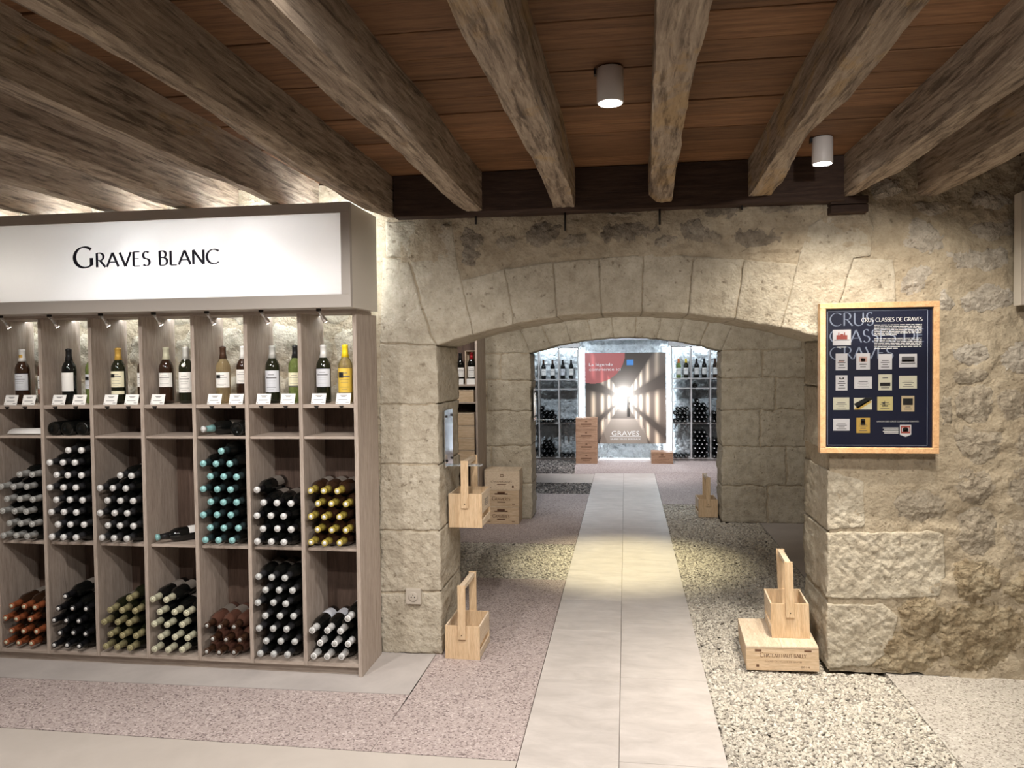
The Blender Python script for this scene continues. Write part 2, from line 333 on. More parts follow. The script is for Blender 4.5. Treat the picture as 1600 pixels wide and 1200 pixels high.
def roman(text, cap, small=None, thick=.115, thin=.035, serif=0.0, track=.10):
    """flared roman capitals as flat meshes in (x, z); the nib makes uprights thick and bars thin"""
    mb = MB(); x = 0; k = 0; nib = (math.cos(math.radians(12)), math.sin(math.radians(12)))
    for i, ch in enumerate(text):
        big = small is None or i == 0 or (small and text[i - 1] in '~'); 
        if ch == '~': continue
        h = cap if big else small; w_, strokes = GL[ch]
        lo = [] 
        for st in strokes:
            pts = [(x + p[0] * h, p[1] * h) for p in st]; vs = []
            for j, p in enumerate(pts):
                a = pts[max(0, j - 1)]; b = pts[min(len(pts) - 1, j + 1)]; d = (b[0] - a[0], b[1] - a[1]); L = math.hypot(*d) or 1; d = (d[0] / L, d[1] / L)
                t_ = (thin + (thick - thin) * abs(d[0] * nib[1] - d[1] * nib[0]) ** 1.2) * h / 2
                vs += [(p[0] - d[1] * t_, k * 1e-5, p[1] + d[0] * t_), (p[0] + d[1] * t_, k * 1e-5, p[1] - d[0] * t_)]
            k += 1; mb.add(vs, [(2 * j, 2 * j + 1, 2 * j + 3, 2 * j + 2) for j in range(len(pts) - 1)])
            if serif:
                for p in (pts[0], pts[-1]):
                    if p[1] < .01 * h or p[1] > .99 * h:
                        z0 = p[1] if p[1] < .5 * h else p[1] - thin * h; mb.add([(p[0] - serif * h, 0, z0), (p[0] + serif * h, 0, z0), (p[0] + serif * h, 0, z0 + thin * h), (p[0] - serif * h, 0, z0 + thin * h)], [(0, 1, 2, 3)])
        x += (w_ + track) * h
    return mb, x
TXT = {}
def sans(text):
    if text in TXT: return TXT[text]
    cu = bpy.data.curves.new('lettering', 'FONT'); cu.body = text; cu.size = 1.0; cu.resolution_u = 2
    o = bpy.data.objects.new('lettering', cu); C.objects.link(o); bpy.context.view_layer.update()
    me = bpy.data.meshes.new_from_object(o.evaluated_get(bpy.context.evaluated_depsgraph_get()))
    bpy.data.objects.remove(o); bpy.data.curves.remove(cu)
    vs = [tuple(q.co) for q in me.vertices]; fs = [tuple(p.vertices) for p in me.polygons]; bpy.data.meshes.remove(me)
    xs = [q[0] for q in vs]; zs = [q[1] for q in vs]; x0 = min(xs); wd = max(xs) - x0
    TXT[text] = ([(q[0] - x0, 0.0, q[1]) for q in vs], fs, wd); return TXT[text]
for s_ in ('GRAVES', 'GRAND VIN DE BORDEAUX', 'La légende', 'commence ici', 'LA LOUVIERE', 'GRAND CRU CLASSE DE GRAVES', '2014', 'UNION DES CRUS CLASSES DE GRAVES', 'CHATEAU', 'GRAND VIN'): sans(s_)
def put_text(mb, text, x, y, z, h=None, width=None, m=0, center=False):
    vs, fs, wd = sans(text); sx = (width / wd) if width else h; sz = h if h else sx
    ox = x - (wd * sx / 2 if center else 0)
    mb.add([(ox + a * sx, y, z + c * sz) for a, b, c in vs], fs, m)
def put_mb(dst, src, x, y, z, m=0):
    b = len(dst.v); dst.v += [(x + a, y + b_, z + c) for a, b_, c in src.v]; dst.f += [tuple(b + i for i in f) for f in src.f]; dst.m += [m] * len(src.f); dst.sm += [False] * len(src.f)

# ------------------------------------------------------------------ stone walls
def rough(p, amp, hf=0.0):
    p = Vector(p)
    if hf: return noise.noise_vector(p * 4.3) * (0.55 * amp) + noise.noise_vector(p * 15.0) * (0.35 * amp) + noise.noise_vector(p * 38.0) * hf + noise.noise_vector(p * 85.0) * (hf * .55)
    return noise.noise_vector(p * 4.3) * (0.55 * amp) + noise.noise_vector(p * 15.0) * (0.35 * amp) + noise.noise_vector(p * 44.0) * (0.14 * amp)
def arch_z(x, xm, a, zs, za):
    h = za - zs; R = (a * a + h * h) / 2 / h
    return za - R + math.sqrt(max(R * R - (x - xm) ** 2, 0))
def grid_patch(mb, fn, nu, nv, m=0, flip=False):
    vs = [fn(i / nu, j / nv) for i in range(nu + 1) for j in range(nv + 1)]
    fs = []
    for i in range(nu):
        for j in range(nv):
            q = (i * (nv + 1) + j, (i + 1) * (nv + 1) + j, (i + 1) * (nv + 1) + j + 1, i * (nv + 1) + j + 1)
            fs.append(q[::-1] if flip else q)
    mb.add(vs, fs, m, True)
def arched_wall(name, X0, X1, ztop, y0, y1, xl, xr, zs, za, amp, res, mat, rugged=False, **props):
    """mortar core of a wall pierced by a segmental arch"""
    mb = MB(); g = 0.012; xl -= g; xr += g; zs += g * .6; za += g; y_in = 0.007; xm = (xl + xr) / 2; a = (xr - xl) / 2; y0 += y_in
    def D(x, y, z):
        k = 1.0; o = 0.0
        if rugged:
            k += 2.2 * min(1, max(0, (x - 1.22) / .25)) * (1 if y < y0 + .05 else 0)
            if abs(x) < 1.2 and z > 2.13 and y < y0 + .05: k += 1.3; o = -.008
        return tuple(Vector((x, y + o, z)) + rough((x, y, z), amp * k, amp * k * .2))
    n = lambda L: max(2, int(L / res))
    grid_patch(mb, lambda u, v: D(X0 + (xl - X0) * u, y0, ztop * v), n(xl - X0), n(ztop))
    grid_patch(mb, lambda u, v: D(xr + (X1 - xr) * u, y0, ztop * v), n(X1 - xr), n(ztop))
    def mid(u, v):
        x = xl + (xr - xl) * u; zb = arch_z(x, xm, a, zs, za); return D(x, y0, zb + (ztop - zb) * v)
    grid_patch(mb, mid, n(xr - xl), n(ztop - zs))
    grid_patch(mb, lambda u, v: D(xl, y0 + (y1 - y0) * u, zs * v), n(y1 - y0), n(zs))
    grid_patch(mb, lambda u, v: D(xr, y0 + (y1 - y0) * u, zs * v), n(y1 - y0), n(zs), 0, True)
    grid_patch(mb, lambda u, v: D(xl + (xr - xl) * v, y0 + (y1 - y0) * u, arch_z(xl + (xr - xl) * v, xm, a, zs, za)), n(y1 - y0), n(xr - xl))
    back = lambda xa, xb, f: grid_patch(mb, f, 12, 8, 0, True)
    back(0, 0, lambda u, v: (X0 + (xl - X0) * u, y1, ztop * v)); back(0, 0, lambda u, v: (xr + (X1 - xr) * u, y1, ztop * v))
    def midb(u, v):
        x = xl + (xr - xl) * u; zb = arch_z(x, xm, a, zs, za); return (x, y1, zb + (ztop - zb) * v)
    grid_patch(mb, midb, 24, 6, 0, True)
    return mb.obj(name, mat, None, 0, kind='structure', **props)
def stone(parent, poly, y0, depth, mat, amp=0.006, bulge=0.0, jitter=0.003, res=0.010, round_=0, name='stone', hf=0.0025, grow=1.0, chisel=0.0):
    """one block: outline in x,z; its face looks towards -y; every side gets depth"""
    pts = [Vector((x, 0, z)) for x, z in poly]
    for _ in range(round_):
        q = []
        for a, b in zip(pts, pts[1:] + pts[:1]): q += [a.lerp(b, .25), a.lerp(b, .75)]
        pts = q
    out = []
    for a, b in zip(pts, pts[1:] + pts[:1]):
        k = max(1, round((b - a).length / res)); out += [a.lerp(b, i / k) for i in range(k)]
    area2 = sum(a.x * b.z - b.x * a.z for a, b in zip(out, out[1:] + out[:1]))
    if area2 < 0: out.reverse()
    c = sum(out, Vector()) / len(out); N = len(out); rm = sum((p - c).length for p in out) / N
    if jitter:
        out = [c + (p - c) * grow + noise.noise_vector(Vector((p.x, y0, p.z)) * 9) * jitter * 1.6 + noise.noise_vector(Vector((p.x, y0, p.z)) * 28) * jitter for p in out]
    g = 0.002
    out = [c + (p - c) * (1 - g / rm) for p in out]
    for p in out: p.z = max(p.z, 0.0); p.y = 0
    rings = []
    nd = max(1, round(depth / (0.03 if depth > .1 else .03)))
    for j in range(nd, 0, -1): rings.append((1.0, y0 + 0.006 + (depth - 0.006) * j / nd))
    b = min(.25, 0.005 / rm)
    rings += [(1.0, y0 + 0.006), (1 - b * .5, y0 + 0.0018)] if not bulge else [(1.0, y0 + 0.014)]
    vs = []
    for s_, y in rings:
        for p in out:
            q = c + (p - c) * s_; P = Vector((q.x, y, q.z)); vs.append(P + rough(P, amp, hf))
    fs = [(i * N + k, i * N + (k + 1) % N, (i + 1) * N + (k + 1) % N, (i + 1) * N + k) for i in range(len(rings) - 1) for k in range(N)]
    fs.append(tuple(range(N - 1, -1, -1)))
    # the face: a hexagonal grid of points inside the outline, so that the tooling has no direction of its own
    ring = [c + (p - c) * (1 - b) for p in out]; px = np.array([p.x for p in ring]); pz = np.array([p.z for p in ring])
    gx, gz = np.meshgrid(np.arange(px.min(), px.max(), res), np.arange(pz.min(), pz.max(), res * .87)); gx = gx + (np.arange(gx.shape[0]) % 2)[:, None] * res / 2
    gx, gz = gx.ravel(), gz.ravel(); qx, qz = np.roll(px, -1), np.roll(pz, -1)
    cr = ((pz[None] > gz[:, None]) != (qz[None] > gz[:, None])) & (gx[:, None] < (qx - px)[None] * (gz[:, None] - pz[None]) / np.where(qz == pz, 1e-9, qz - pz)[None] + px[None])
    ins = cr.sum(1) % 2 == 1
    dm = np.sqrt(((gx[:, None] - px[None]) ** 2 + (gz[:, None] - pz[None]) ** 2).min(1)); ok = ins & (dm > res * .6); gx, gz, dm = gx[ok], gz[ok], dm[ok]
    P2 = [Vector((a_, b_)) for a_, b_ in zip(px, pz)] + [Vector((a_, b_)) for a_, b_ in zip(gx, gz)]
    ov, oe, of, *_r3 = delaunay_2d_cdt(P2, [(k, (k + 1) % N) for k in range(N)], [], 1, 1e-6)
    base = len(vs); dd = [0.0] * N + list(dm)
    org = _r3[0]
    for q, og in zip(ov, org):
        d_ = dd[og[0]] if og else 0.0
        y = y0 + ((.010 - bulge * (1 - (1 - min(1, d_ / (rm * .8))) ** 2)) if bulge else 0.0)
        P = Vector((q.x, y, q.y)); P = P + rough(P, amp, hf)
        if chisel and d_ > 0:
            u, w_ = P.x + P.z * .8, P.x * .8 - P.z
            P.y += chisel * (noise.noise(Vector((u * 46, w_ * 16, 1.7))) + .5 * noise.noise(Vector((u * 20, w_ * 52, 4.1)))) * min(1, d_ / .02)
        vs.append(P)
    nf = len(fs)
    for f_ in of:
        a_, b_, c_ = (ov[k] for k in f_[:3]); cw = (b_ - a_).cross(c_ - a_) if hasattr(a_, 'cross') else 0
        fs.append(tuple(base + k for k in (f_ if cw > 0 else f_[::-1])))
    # close the arris between the last ring and the face outline
    idx = {}
    for k_, og in enumerate(org):
        for o_ in og:
            if o_ < N: idx[o_] = base + k_
    lr = (len(rings) - 1) * N
    for k in range(N):
        k2 = (k + 1) % N
        if k in idx and k2 in idx and idx[k] != idx[k2]: fs.append((lr + k, lr + k2, idx[k2], idx[k]))
    mb = MB(); mb.add(vs, fs, 0, True); mb.sm[(len(rings) - 1) * N] = False
    return mb.obj(name, mat, parent)

WY, WB = 4.13, 4.65          # front wall face and back
wall1 = arched_wall('wall_front', -4.1, 2.6, 2.56, WY, WB, -1.0, 1.0, 1.681, 1.839, 0.012, 0.013, 'mortar', True, label='front limestone wall with a low segmental arch')
STONES=[
 ('a', [(-1.283, 2.356), (-0.913, 2.342), (-0.891, 2.145), (-0.806, 1.737), (-1.0, 1.681), (-1.034, 1.739), (-1.088, 1.915), (-1.144, 2.163), (-1.279, 2.167)]),
 ('a', [(-1.3, 2.161), (-1.151, 2.15), (-1.095, 1.908), (-1.041, 1.736), (-1.0, 1.681), (-1.323, 1.702)]),
 ('a', [(-0.865, 2.029), (-0.63, 2.084), (-0.586, 1.786), (-0.806, 1.737), (-0.878, 2.087)]),
 ('a', [(-0.63, 2.087), (-0.376, 2.116), (-0.355, 1.82), (-0.586, 1.786)]),
 ('a', [(-0.376, 2.113), (-0.136, 2.126), (-0.125, 1.837), (-0.355, 1.82)]),
 ('a', [(-0.136, 2.126), (0.093, 2.139), (0.085, 1.838), (-0.125, 1.837)]),
 ('a', [(0.093, 2.148), (0.347, 2.118), (0.317, 1.823), (0.085, 1.838)]),
 ('a', [(0.347, 2.118), (0.597, 2.1), (0.552, 1.792), (0.317, 1.823)]),
 ('a', [(0.597, 2.097), (0.861, 2.064), (0.777, 1.744), (0.552, 1.792)]),
 ('a', [(0.861, 2.077), (0.907, 2.253), (0.983, 2.304), (1.171, 2.291), (1.219, 2.248), (1.207, 2.098), (1.129, 2.088), (1.0, 1.681), (0.777, 1.744)]),
 ('a', [(1.129, 2.088), (1.315, 2.076), (1.327, 1.868), (1.322, 1.648), (1.0, 1.681), (1.0, 1.681)]),
 ('a', [(-1.319, 1.699), (-1.0, 1.681), (-1.0, 1.368), (-1.329, 1.369)]),
 ('a', [(-1.329, 1.366), (-1.0, 1.364), (-1.0, 1.043), (-1.334, 1.041)]),
 ('a', [(-1.334, 1.034), (-1.0, 1.036), (-1.0, 0.683), (-1.341, 0.676)]),
 ('a', [(-1.341, 0.673), (-1.0, 0.679), (-1.0, 0.348), (-1.343, 0.337)]),
 ('a', [(-1.343, 0.33), (-1.0, 0.341), (-1.0, 0.001), (-1.345, 0.0)]),
 ('a', [(1.0, 1.681), (1.529, 1.641), (1.53, 1.441), (1.0, 1.444)]),
 ('a', [(1.0, 1.438), (1.442, 1.435), (1.443, 1.125), (1.0, 1.123)]),
 ('a', [(1.0, 1.026), (1.173, 0.973), (1.18, 0.738), (1.0, 0.719)]),
 ('a', [(1.0, 0.709), (1.51, 0.726), (1.557, 0.711), (1.564, 0.491), (1.535, 0.395), (1.326, 0.378), (1.0, 0.374)]),
 ('a', [(1.0, 0.345), (1.265, 0.354), (1.341, 0.292), (1.311, 0.129), (1.205, 0.037), (1.0, 0.008)]),
 ('r', [(1.341, 0.34), (1.446, 0.382), (1.565, 0.348), (1.551, 0.235), (1.417, 0.182), (1.35, 0.228)]),
 ('r', [(1.236, 0.158), (1.387, 0.213), (1.512, 0.202), (1.531, 0.058), (1.417, 0.0), (1.242, 0.006)]),
 ('r', [(1.565, 0.316), (1.712, 0.368), (1.887, 0.321), (1.917, 0.202), (1.802, 0.07), (1.626, 0.03), (1.554, 0.139)]),
 ('r', [(1.93, 0.36), (2.144, 0.398), (2.202, 0.213), (2.062, 0.05), (1.937, 0.171)]),
 ('r', [(1.2, 2.462), (1.313, 2.495), (1.355, 2.446), (1.343, 2.4), (1.236, 2.354)]),
 ('r', [(1.402, 2.354), (1.496, 2.366), (1.575, 2.35), (1.576, 2.294), (1.438, 2.284)]),
 ('r', [(1.662, 2.365), (1.772, 2.382), (1.857, 2.369), (1.858, 2.299), (1.677, 2.303)]),
 ('r', [(1.654, 2.226), (1.758, 2.244), (1.873, 2.255), (1.873, 2.17), (1.715, 2.159)]),
 ('r', [(1.35, 2.237), (1.438, 2.272), (1.526, 2.216), (1.542, 2.106), (1.483, 2.083), (1.362, 2.156)]),
 ('r', [(1.533, 2.107), (1.614, 2.129), (1.831, 2.11), (1.846, 2.011), (1.659, 1.997), (1.562, 2.043)]),
 ('r', [(1.345, 1.993), (1.439, 2.053), (1.504, 2.02), (1.445, 1.912), (1.395, 1.879), (1.348, 1.94)]),
 ('r', [(1.633, 1.892), (1.789, 1.935), (1.869, 1.902), (1.876, 1.825), (1.674, 1.801), (1.636, 1.839)]),
 ('r', [(1.519, 1.92), (1.569, 1.925), (1.599, 1.806), (1.531, 1.798)]),
 ('r', [(1.579, 1.641), (1.762, 1.651), (1.774, 1.548), (1.579, 1.541)]),
 ('r', [(1.618, 1.525), (1.748, 1.529), (1.758, 1.455), (1.612, 1.449)]),
 ('r', [(1.609, 1.418), (1.778, 1.448), (1.787, 1.299), (1.616, 1.277)]),
 ('r', [(1.807, 1.417), (1.936, 1.435), (2.022, 1.329), (1.908, 1.283), (1.811, 1.299)]),
 ('r', [(1.805, 1.641), (1.962, 1.669), (2.048, 1.576), (1.935, 1.484), (1.809, 1.516)]),
 ('r', [(1.53, 1.393), (1.589, 1.399), (1.596, 1.267), (1.537, 1.252)]),
 ('r', [(1.619, 1.236), (1.794, 1.255), (1.829, 1.142), (1.737, 1.073), (1.629, 1.104)]),
 ('r', [(1.851, 1.242), (2.051, 1.255), (2.081, 1.097), (1.881, 1.074)]),
 ('r', [(1.603, 1.047), (1.752, 1.042), (1.796, 0.923), (1.68, 0.852), (1.597, 0.914)]),
 ('r', [(1.824, 1.033), (2.024, 1.05), (2.055, 0.864), (1.912, 0.812), (1.831, 0.892)]),
 ('r', [(1.621, 0.826), (1.762, 0.835), (1.803, 0.703), (1.711, 0.6), (1.616, 0.667)]),
 ('r', [(1.832, 0.782), (2.027, 0.795), (2.057, 0.608), (1.914, 0.548), (1.838, 0.635)]),
 ('r', [(1.608, 0.572), (1.784, 0.589), (1.816, 0.451), (1.712, 0.384), (1.606, 0.429)]),
 ('r', [(1.842, 0.531), (2.029, 0.551), (2.059, 0.411), (1.944, 0.376), (1.852, 0.405)]),
 ('r', [(1.324, 0.917), (1.458, 0.935), (1.568, 0.888), (1.563, 0.809), (1.414, 0.775), (1.309, 0.837)]),
 ('r', [(-0.876, 2.284), (-0.775, 2.294), (-0.745, 2.218), (-0.767, 2.135), (-0.864, 2.127)]),
 ('r', [(-0.512, 2.304), (-0.357, 2.312), (-0.311, 2.264), (-0.385, 2.207), (-0.499, 2.217)]),
 ('r', [(-0.131, 2.291), (0.029, 2.308), (0.149, 2.281), (0.126, 2.216), (-0.086, 2.184)]),
 ('r', [(0.271, 2.276), (0.367, 2.312), (0.437, 2.244), (0.399, 2.168), (0.287, 2.185)]),
 ('r', [(0.399, 2.369), (0.526, 2.383), (0.604, 2.351), (0.557, 2.288), (0.424, 2.303)]),
 ('r', [(0.557, 2.24), (0.666, 2.268), (0.759, 2.246), (0.799, 2.168), (0.697, 2.133), (0.588, 2.168)]),
 ('r', [(0.651, 2.371), (0.79, 2.385), (0.904, 2.361), (0.883, 2.318), (0.682, 2.306)]),
]
for k_, poly in STONES:
    if k_ == 'a': stone(wall1, poly, WY, WB - WY, 'ashlar', 0.006 if poly[0][1] > .8 else 0.010, 0.0, 0.003, .009, 0, 'stone', 0.0022 if poly[0][1] > 1.7 else .0050, 1.0, (.0075 if poly[0][0] > .95 and poly[0][1] < 1.2 else .0022))
    else:
        low = poly[0][1] < .6
        stone(wall1, poly, WY - .002, 0.04, 'ochre' if low else ('rubble_grey' if poly[0][0] < 1.0 else 'rubble_pale' if poly[0][1] > 1.6 else 'rubble'), 0.020 if not low else 0.034, 0.014 if not low else .02, 0.016, 0.0075, 1, 'stone', .0075 if not low else .009, (1.45 if poly[0][0] < 1 else 1.12) if not low else 1.2)
for cx_, cz_, w__, h__ in ((-.62, 2.22, .07, .05), (-.25, 2.21, .08, .04), (.20, 2.19, .06, .035), (.0, 2.345, .09, .02), (-.95, 2.30, .05, .03), (.43, 2.20, .06, .04)):
    stone(wall1, [(cx_ + w__ * math.cos(a_ * .9), cz_ + h__ * math.sin(a_ * .9)) for a_ in range(7)], WY - .006, .04, 'rubble', .022, .014, .014, .0075, 1, 'stone', .008, 1.2)
# the wall goes on behind the rack and past the right edge of the view
rs = random.Random(3)
z = 1.02
while z < 2.5:
    h = rs.uniform(.20, .32); x = -4.0 + rs.uniform(0, .2)
    while x < -1.45:
        wd = rs.uniform(.28, .55); x2 = min(x + wd, -1.36); e = lambda: rs.uniform(-.02, .02)
        stone(wall1, [(x + e(), z + e()), (x2 - .03 + e(), z + e()), (x2 - .03 + e(), min(z + h, 2.54) - .03 + e()), (x + e(), min(z + h, 2.54) - .03 + e())], WY, 0.04, 'ashlar', 0.022, 0.02, 0.012, 0.016, 1, 'stone', .006, 1.08)
        x = x2
    z += h
for zz in (1.85, 2.12, 2.36):
    for xx in (2.05, 2.34):
        stone(wall1, [(xx, zz), (xx + .24, zz + .01), (xx + .23, zz + .19), (xx - .01, zz + .2)], WY, 0.04, 'rubble', 0.022, 0.014, 0.014, 0.014, 1, 'stone', .007, 1.1)

W2, W2B = 7.8, 8.2
wall2 = arched_wall('wall_middle', -3.2, 2.6, 2.45, W2, W2B, -0.94, 0.91, 1.665, 1.805, 0.007, 0.035, 'mortar', label='second limestone wall with a matching arch deeper in')
xs2 = [-0.94, -.74, -.53, -.325, -.12, .09, .30, .50, .71, .91]; xm2, a2 = -0.015, .925
for i in range(9):
    xa, xb = xs2[i], xs2[i + 1]; za_, zb_ = arch_z(xa, xm2, a2, 1.665, 1.805), arch_z(xb, xm2, a2, 1.665, 1.805)
    fan = lambda x: x + (x - xm2) * .17
    top = 2.02 + .02 * math.sin(i * 2.1)
    stone(wall2, [(xa, za_), (xb, zb_), (fan(xb), top), (fan(xa), top + .01)], W2, W2B - W2, 'ashlar', 0.006, 0, 0.005, 0.022, 0, 'stone', .004)
for side, xe in ((-1, -0.94), (1, 0.91)):
    zz = [0, .36, .735, 1.085, 1.395, 1.665]
    for i in range(5):
        wd = (.52, .40, .60, .44, .30)[i] if side < 0 else (.42, .60, .36, .5, .38)[i]
        pa = [(xe, zz[i] + .003), (xe + side * wd, zz[i] + .003), (xe + side * wd, zz[i + 1] - .003), (xe, zz[i + 1] - .003)]
        stone(wall2, pa, W2, W2B - W2, 'ashlar', 0.010, 0, 0.008, 0.022, 0, 'stone', .005)
        pb = [(xe + side * (wd + .012), zz[i] + .004), (xe + side * (wd + .6), zz[i] + .004), (xe + side * (wd + .6), zz[i + 1] - .004), (xe + side * (wd + .012), zz[i + 1] - .004)]
        stone(wall2, pb, W2, .04, 'ashlar', 0.012, 0, 0.010, 0.022, 0, 'stone', .006)
    stone(wall2, [(xe, 1.67), (xe + side * .16, 2.03), (xe + side * .75, 2.03), (xe + side * .75, 1.672)] if side > 0 else [(xe, 1.67), (xe - .75, 1.672), (xe - .75, 2.03), (xe - .16, 2.03)], W2, .04, 'ashlar', 0.008, 0, 0.003, 0.03)

# far wall: pale rough-hewn face
mb = MB()
grid_patch(mb, lambda u, v: tuple(Vector((-2.6 + 5.2 * u, 12.72, 2.4 * v)) + rough((-2.6 + 5.2 * u, 0, 2.4 * v), 0.07, .016)), 400, 185)
mb.obj('wall_back', 'white_rock', None, 0, kind='structure', label='pale rough hewn rock wall at the far end')
# side walls of the rooms
for nm, x0, x1, y0, y1, mt in (('wall_left', -4.25, -4.1, -3, WB, 'plaster'), ('wall_right', 2.6, 2.75, -3, WB, 'plaster')):
    box(nm, x0, x1, y0, y1, 0, 2.57, mt, kind='structure')
for nm, x0, x1, y0, y1, mt in (('wall_left_middle', -3.2, -3.05, WB, W2, 'plaster'), ('wall_right_middle', 1.95, 2.1, WB, W2, 'plaster'),
                               ('wall_left_far', -2.75, -2.6, W2B, 12.8, 'plastercool'), ('wall_right_far', 2.6, 2.75, W2B, 12.8, 'plastercool')):
    box(nm, x0, x1, y0, y1, 0, 2.45, mt, kind='structure')

# ------------------------------------------------------------------ floor
floor = empty('floor', kind='structure', label='floor of smooth paving, pink aggregate and pebble beds')
def pan(name, mats, pts, top=0.0, d=0.06, bevel=0.0):
    n = len(pts); mb = MB(); mb.add([(x, y, top - d) for x, y in pts] + [(x, y, top) for x, y in pts],
        [tuple(range(n - 1, -1, -1)), tuple(range(n, 2 * n))] + [(i, (i + 1) % n, n + (i + 1) % n, n + i) for i in range(n)])
    return mb.obj(name, mats, floor, bevel)
def rect(x0, x1, y0, y1): return [(x0, y0), (x1, y0), (x1, y1), (x0, y1)]
PX0, PX1 = -0.438, 0.386
pan('underlay', 'joint', rect(-4.2, 2.7, -3, 12.8), -0.035, 0.05)
e_ = .003
pan('smooth_slab', 'slabplain', [(-4.1, -3), (PX0 - e_, -3), (PX0 - e_, 3.055), (-2.75, 3.07), (-4.1, 3.05)])
pan('aggregate_panel', 'agg', [(-4.1, 3.056), (-2.75, 3.076), (-1.05, 3.063), (-1.035, 3.612), (-4.1, 3.555)])
pan('aggregate_panel', 'agg', [(-1.046, 3.063), (PX0 - e_, 3.06), (PX0 - e_, 5.645), (-1.6, 5.645), (-1.6, 4.7), (-1.031, 4.7)])
pan('screed_panel', 'screed', [(-4.1, 3.56), (-1.035, 3.617), (-1.032, 4.75), (-4.1, 4.75)])
pan('aggregate_panel', 'agg', rect(-3.1, PX0 - e_, 6.755, 9.3))
pan('aggregate_panel', 'agg', rect(-3.1, -1.66, 4.75, 6.75))
pan('smooth_slab', 'slabplain', rect(-2.6, PX0 - e_, 10.14, 10.93))
pan('aggregate_panel', 'agg', [(PX0 - e_, 11.05), (2.6, 11.05), (2.6, 12.75), (-2.6, 12.75), (-2.6, 12.43), (-.80, 12.43), (-.72, 10.935), (PX0 - e_, 10.935)])
pan('aggregate_panel', 'agg', [(PX1 + e_, 8.72), (2.6, 8.72), (2.6, 11.045), (PX1 + e_, 11.045)])
pan('aggregate_panel', 'aggpale', rect(1.285, 2.6, -3, 4.2))
pan('screed_panel', 'screed', rect(1.272, 2.0, 4.6, 7.85))
# two lanes of paving along the walk
rs = random.Random(11)
for x0, x1, off in ((PX0, -0.0385, 0.0), (-0.037, PX1, .0)):
    y = -2.6 + off; k = 0
    while y < 11.0:
        L = rs.choice((.60, .72, .84, .9)); y2 = min(y + L, 11.04)
        pan('paving_stone', 'slab', rect(x0 + .0005, x1 - .0005, y + .0016, y2 - .0016), rs.uniform(-.0004, .0004), .034, 0.001); y = y2
# pebble beds
ico = bmesh.new(); bmesh.ops.create_icosphere(ico, subdivisions=1, radius=1)
IV = np.array([v.co[:] for v in ico.verts]); ico.faces.ensure_lookup_table(); ico.verts.index_update(); IF = np.array([[v.index for v in f.verts] for f in ico.faces]); ico.free()
def octa():
    v = [(1, 0, 0), (-1, 0, 0), (0, 1, 0), (0, -1, 0), (0, 0, 1), (0, 0, -1)]; f = [(0, 2, 4), (2, 1, 4), (1, 3, 4), (3, 0, 4), (2, 0, 5), (1, 2, 5), (3, 1, 5), (0, 3, 5)]
    v = [Vector(a) for a in v]; c = {}; F = []
    def md(a, b):
        k = (min(a, b), max(a, b))
        if k not in c: v.append(((v[a] + v[b]) / 2).normalized()); c[k] = len(v) - 1
        return c[k]
    for a, b, d in f:
        x, y, z = md(a, b), md(b, d), md(d, a); F += [(a, x, z), (x, b, y), (z, y, d), (x, y, z)]
    return np.array([q[:] for q in v]), np.array(F)
OV, OF = octa()
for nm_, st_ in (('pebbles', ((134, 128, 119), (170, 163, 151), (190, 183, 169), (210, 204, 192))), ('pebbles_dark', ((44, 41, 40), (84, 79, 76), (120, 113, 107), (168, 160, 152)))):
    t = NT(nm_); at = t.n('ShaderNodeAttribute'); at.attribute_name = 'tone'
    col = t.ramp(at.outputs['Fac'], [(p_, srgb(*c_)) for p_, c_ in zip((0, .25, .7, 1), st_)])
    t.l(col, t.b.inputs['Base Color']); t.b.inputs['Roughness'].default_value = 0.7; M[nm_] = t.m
def pebbles(x0, x1, y0, y1, dens, V, F, size=1.0, keep=None):
    n = int((x1 - x0) * (y1 - y0) * dens)
    P = np.stack([rng.uniform(x0 + .004, x1 - .004, n), rng.uniform(y0, y1, n), rng.uniform(-.016, -.004, n)], 1)
    if keep is not None: P = P[keep(P)]; n = len(P)
    a = rng.uniform(0, 2 * PI, n); S = np.stack([rng.uniform(.010, .016, n), rng.uniform(.0075, .011, n), rng.uniform(.005, .0075, n)], 1) * size
    Q = V[None] * S[:, None]; tl = rng.normal(0, .35, (n, 2))
    Q[:, :, 2] += Q[:, :, 0] * tl[:, :1] + Q[:, :, 1] * tl[:, 1:]
    R = np.stack([Q[:, :, 0] * np.cos(a)[:, None] - Q[:, :, 1] * np.sin(a)[:, None], Q[:, :, 0] * np.sin(a)[:, None] + Q[:, :, 1] * np.cos(a)[:, None], Q[:, :, 2]], 2) + P[:, None]
    FF = (F[None] + (np.arange(n) * len(V))[:, None, None]).reshape(-1, 3)
    return R.reshape(-1, 3), FF, np.repeat(rng.uniform(0, 1, n), len(V))
def gravel(name, chunks, label, mt='pebbles'):
    V = []; F = []; T = []; b = 0
    for v, f, tn in chunks: V.append(v); F.append(f + b); T.append(tn); b += len(v)
    V = np.concatenate(V); F = np.concatenate(F); T = np.concatenate(T)
    me = bpy.data.meshes.new(name); me.vertices.add(len(V)); me.vertices.foreach_set('co', V.astype(np.float32).ravel())
    me.loops.add(F.size); me.loops.foreach_set('vertex_index', F.astype(np.int32).ravel())
    me.polygons.add(len(F)); me.polygons.foreach_set('loop_start', np.arange(0, F.size, 3, dtype=np.int32)); me.polygons.foreach_set('use_smooth', np.ones(len(F), bool))
    me.update(calc_edges=True); A = me.attributes.new('tone', 'FLOAT', 'POINT'); A.data.foreach_set('value', T.astype(np.float32))
    link(name, me, None, (mt,), kind='stuff', label=label, category='gravel')
